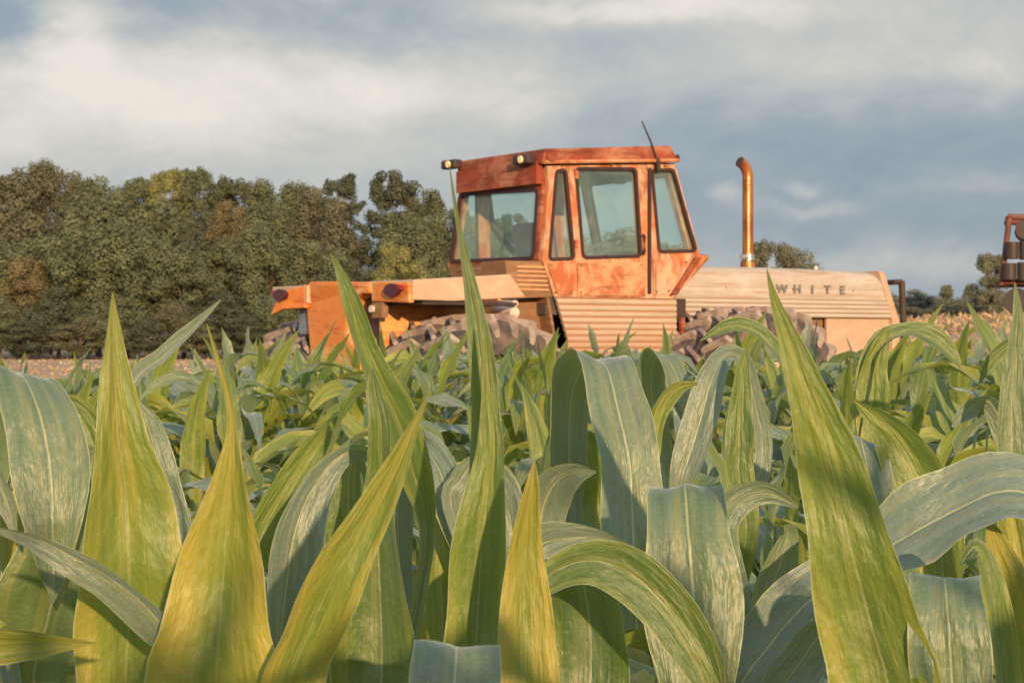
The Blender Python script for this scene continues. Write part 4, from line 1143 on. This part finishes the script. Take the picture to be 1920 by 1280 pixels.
   (1.0, [(1925, 1330, 1.80, 110), (1905, 1180, 1.80, 96), (1885, 1080, 1.80, 76), (1865, 1010, 1.80, 40), (1852, 975, 1.80, 4)], dict(twist=10, wave=.08)),
   (.85, [(1930, 1180, 2.1, 60), (1915, 1060, 2.1, 66), (1900, 960, 2.1, 60), (1885, 900, 2.1, 10)], dict(twist=0)),
 ]),
 (1895, 2.4, 'corn plant standing tall and pale at the right edge under the red machine', [
   (.35, [(1900, 1000, 2.4, 56), (1898, 860, 2.4, 58), (1897, 760, 2.4, 50), (1902, 680, 2.4, 36), (1908, 600, 2.4, 24), (1903, 530, 2.4, 3)], dict(twist=15)),
   (.60, [(1990, 700, 2.5, 40), (1950, 640, 2.5, 36), (1905, 640, 2.5, 30), (1862, 672, 2.5, 22), (1835, 720, 2.5, 3)], dict(twist=-35)),
   (.05, [(1905, 900, 2.5, 40), (1860, 760, 2.5, 34), (1815, 770, 2.5, 30), (1785, 800, 2.5, 4)], dict(twist=-35)),
 ]),
 (255, 2.25, 'corn plant behind the tall left blade sending a slim pale blade up to the right', [
   (.02, [(205, 905, 2.2, 26), (232, 760, 2.2, 24), (262, 700, 2.2, 25), (305, 668, 2.2, 26), (345, 630, 2.2, 22), (385, 592, 2.2, 12), (414, 562, 2.2, 2)], dict(twist=-35, fold=.2)),
   (.15, [(330, 1180, 2.2, 60), (322, 1000, 2.2, 68), (300, 880, 2.2, 62), (280, 800, 2.2, 46), (262, 755, 2.2, 6)], dict(twist=15)),
   (.65, [(185, 900, 2.35, 70), (165, 810, 2.35, 74), (135, 765, 2.35, 54), (100, 745, 2.35, 5)], dict(twist=-10)),
 ]),
 (1320, 2.7, 'corn plant with a long narrow blue grey blade hanging down left between two green ones', [
   (.03, [(1430, 860, 2.75, 34), (1412, 740, 2.74, 34), (1392, 675, 2.72, 32), (1360, 665, 2.70, 36), (1335, 710, 2.68, 52), (1312, 790, 2.67, 66), (1290, 860, 2.66, 60), (1268, 930, 2.66, 30)], dict(twist=[20, 0], fold=.12)),
   (.60, [(1400, 1000, 2.6, 44), (1385, 880, 2.6, 56), (1388, 780, 2.6, 46), (1392, 700, 2.6, 28), (1400, 650, 2.6, 4)], dict(twist=10)),
   (.20, [(1250, 940, 2.9, 50), (1225, 780, 2.88, 56), (1222, 690, 2.85, 56), (1240, 662, 2.80, 58), (1262, 690, 2.77, 56), (1282, 750, 2.75, 46), (1300, 820, 2.75, 10)], dict(across=(1, .2, -.1), fold=.08)),
   (.80, [(1200, 980, 2.5, 40), (1215, 850, 2.5, 44), (1235, 770, 2.5, 40), (1268, 728, 2.5, 26), (1308, 718, 2.5, 4)], dict(twist=30)),
 ]),
 (1560, 3.0, 'corn plant behind the biggest blade with green arching tops at its right', [
   (.75, [(1640, 880, 3.0, 60), (1635, 780, 3.0, 62), (1638, 700, 3.0, 52), (1650, 650, 3.0, 34), (1665, 612, 3.0, 3)], dict(twist=10)),
   (.55, [(1610, 800, 3.0, 20), (1640, 660, 3.0, 30), (1700, 622, 3.0, 34), (1750, 636, 3.0, 34), (1785, 668, 3.0, 22), (1800, 690, 3.0, 3)], dict(twist=-40, fold=.2)),
   (.60, [(1500, 800, 3.1, 20), (1470, 690, 3.1, 24), (1430, 630, 3.1, 26), (1385, 612, 3.1, 24), (1345, 622, 3.1, 16), (1312, 640, 3.1, 3)], dict(twist=40, fold=.2)),
 ]),
 (1060, 1.95, 'corn plant with a curled blue grey blade tip under the long hanging one', [
   (.04, [(1008, 1120, 2.1, 60), (1014, 980, 2.1, 84), (1036, 915, 2.08, 80), (1075, 888, 2.05, 50), (1118, 884, 2.04, 4)], dict(twist=[0, 25], fold=.1)),
   (.70, [(1125, 1000, 2.3, 70), (1110, 900, 2.3, 90), (1095, 840, 2.3, 84), (1075, 800, 2.3, 10)], dict(twist=-10)),
   (.03, [(850, 960, 1.9, 40), (865, 900, 1.9, 46), (890, 875, 1.9, 46), (930, 900, 1.9, 70), (955, 980, 1.9, 70), (960, 1060, 1.9, 10)], dict(twist=20)),
 ]),
]
sd_ = 1000
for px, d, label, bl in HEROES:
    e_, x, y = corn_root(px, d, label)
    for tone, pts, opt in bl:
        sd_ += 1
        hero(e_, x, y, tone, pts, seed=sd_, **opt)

# the rest of the field
rnd = random.Random(11)
spots = []
ROW = .56
for i in range(-16, 17):
    for j in range(0, 62):
        x = i * ROW + rnd.gauss(0, .05); y = 2.55 + j * .265 + rnd.gauss(0, .06)
        x += (.12 if j % 2 else 0)
        if abs(x) > .30 * y + .25 or y > 15.4: continue
        # keep clear of the tractor
        lx = (x - T0.location.x); ly = (y - T0.location.y); cu = math.cos(R(34)); su = math.sin(R(34))
        v_ = -lx * su + ly * cu; u_ = lx * cu + ly * su
        if v_ > -1.05: continue
        spots.append((x, y))
spots.sort(key=lambda p: p[1])


def zone(x, y):
    px = 960 + x / y * F
    zs = 'front' if y < 6 else 'middle' if y < 10 else 'back'
    where = ('before the wood' if px < 450 else 'before the tractor rear wheels' if px < 1000 else 'before the cab' if px < 1300 else 'before the bonnet' if px < 1680 else 'before the straw field')
    rank = {'front': 'in the nearer rows', 'middle': 'in the middle rows', 'back': 'in the furthest rows'}[zs]
    return 'leafy green corn plant %s %s' % (rank, where), 'corn plants %s %s' % (rank, where)


LM = [(-99, 'below the left end of the wood'), (110, 'below the left part of the wood'), (230, 'right of the tall left blade'), (330, 'below the slim pale blade'), (430, 'left of the rear tyres'), (520, 'below the left rear tyres'), (610, 'below the fuel tank'), (690, 'below the right tail lamp'), (770, 'below the beige fender'), (850, 'below the lugged rear tyre'), (940, 'below the hydraulic couplings'), (1030, 'below the rear edge of the cab'), (1110, 'below the cab door'), (1190, 'below the cab quarter window'), (1270, 'below the front of the cab'), (1350, 'below the exhaust pipe'), (1430, 'below the start of the lettering'), (1520, 'below the middle of the lettering'), (1600, 'below the end of the bonnet'), (1690, 'below the black guard frame'), (1780, 'below the far right straw field'), (1860, 'below the dark red implement')]
ORD = ['nearest', 'second nearest', 'third nearest', 'fourth nearest', 'fifth nearest', 'sixth nearest', 'seventh nearest', 'eighth nearest', 'ninth nearest', 'tenth nearest']
cnt = {}


def near_label(x, y):
    px = 960 + x / y * F; k_ = max(i for i, (a, _) in enumerate(LM) if px >= a or i == 0); c_ = cnt.get(k_, 0); cnt[k_] = c_ + 1
    return '%s leafy corn plant %s' % (ORD[c_], LM[k_][1]) if c_ < 10 and abs(px - 960) < 1010 else None


rest = []
for n, (x, y) in enumerate(spots):
    rz = rnd.uniform(0, 6.28); s_ = rnd.gauss(1.0, .05) * (.84 + (.20 if x / y > -.15 else .12) * sstep(2.5, 9, y))
    if n < 276:
        st, lv, whole = NEARV[rnd.randrange(8)]
        lb, gp = zone(x, y)
        if y < 7.6:
            nl_ = near_label(x, y); lb = nl_ or lb; gp = gp if nl_ is None else gp
        if y < 7.0:
            e_ = empty('corn_plant', (x, y, 0), rz, label=lb, cat='corn plant', group=gp); e_.scale = (s_, s_, s_); e_.rotation_euler = (rnd.gauss(0, .05), rnd.gauss(0, .05), rz)
            so = bpy.data.objects.new('stalk', st); link(so, e_)
            for me in lv: lo = bpy.data.objects.new('leaf', me); link(lo, e_)
        else:
            o = bpy.data.objects.new('corn_plant', whole); link(o); o.location = (x, y, 0); o.rotation_euler = (0, 0, rz); o.scale = (s_,) * 3
            tag(o, lb, 'corn plant', gp)
    else:
        v, f, u, t = LOWV[rnd.randrange(5)]
        mt = Matrix.Translation((x, y, 0)) @ Matrix.Rotation(rz, 4, 'Z') @ Matrix.Scale(s_, 4)
        rest.append(([mt @ q for q in v], f, u, t))
if rest:
    o = bpy.data.objects.new('corn_rows', blade_obj(join(rest), 'corn_rows')); link(o)
    tag(o, 'mass of furthest corn plants around the foot of the tractor', None, None, 'stuff')
# unseen taller plants added behind the viewpoint so their shade dapples the nearest blades
beh = []
for i in range(16):
    v, f, u, t = LOWV[i % 5]
    mt = Matrix.Translation((-.9 + (i % 8) * .26 + rnd.gauss(0, .06), -.55 - (i // 8) * .8 + rnd.gauss(0, .1), 0)) @ Matrix.Rotation(rnd.uniform(0, 6.28), 4, 'Z') @ Matrix.Scale(rnd.uniform(1.22, 1.42), 4)
    beh.append(([mt @ q for q in v], f, u, t))
o = bpy.data.objects.new('corn_rows', blade_obj(join(beh), 'corn_rows')); link(o)
tag(o, 'unseen taller corn added behind the viewpoint for shade', None, None, 'stuff')
print('corn spots', len(spots), 'rest', len(rest))
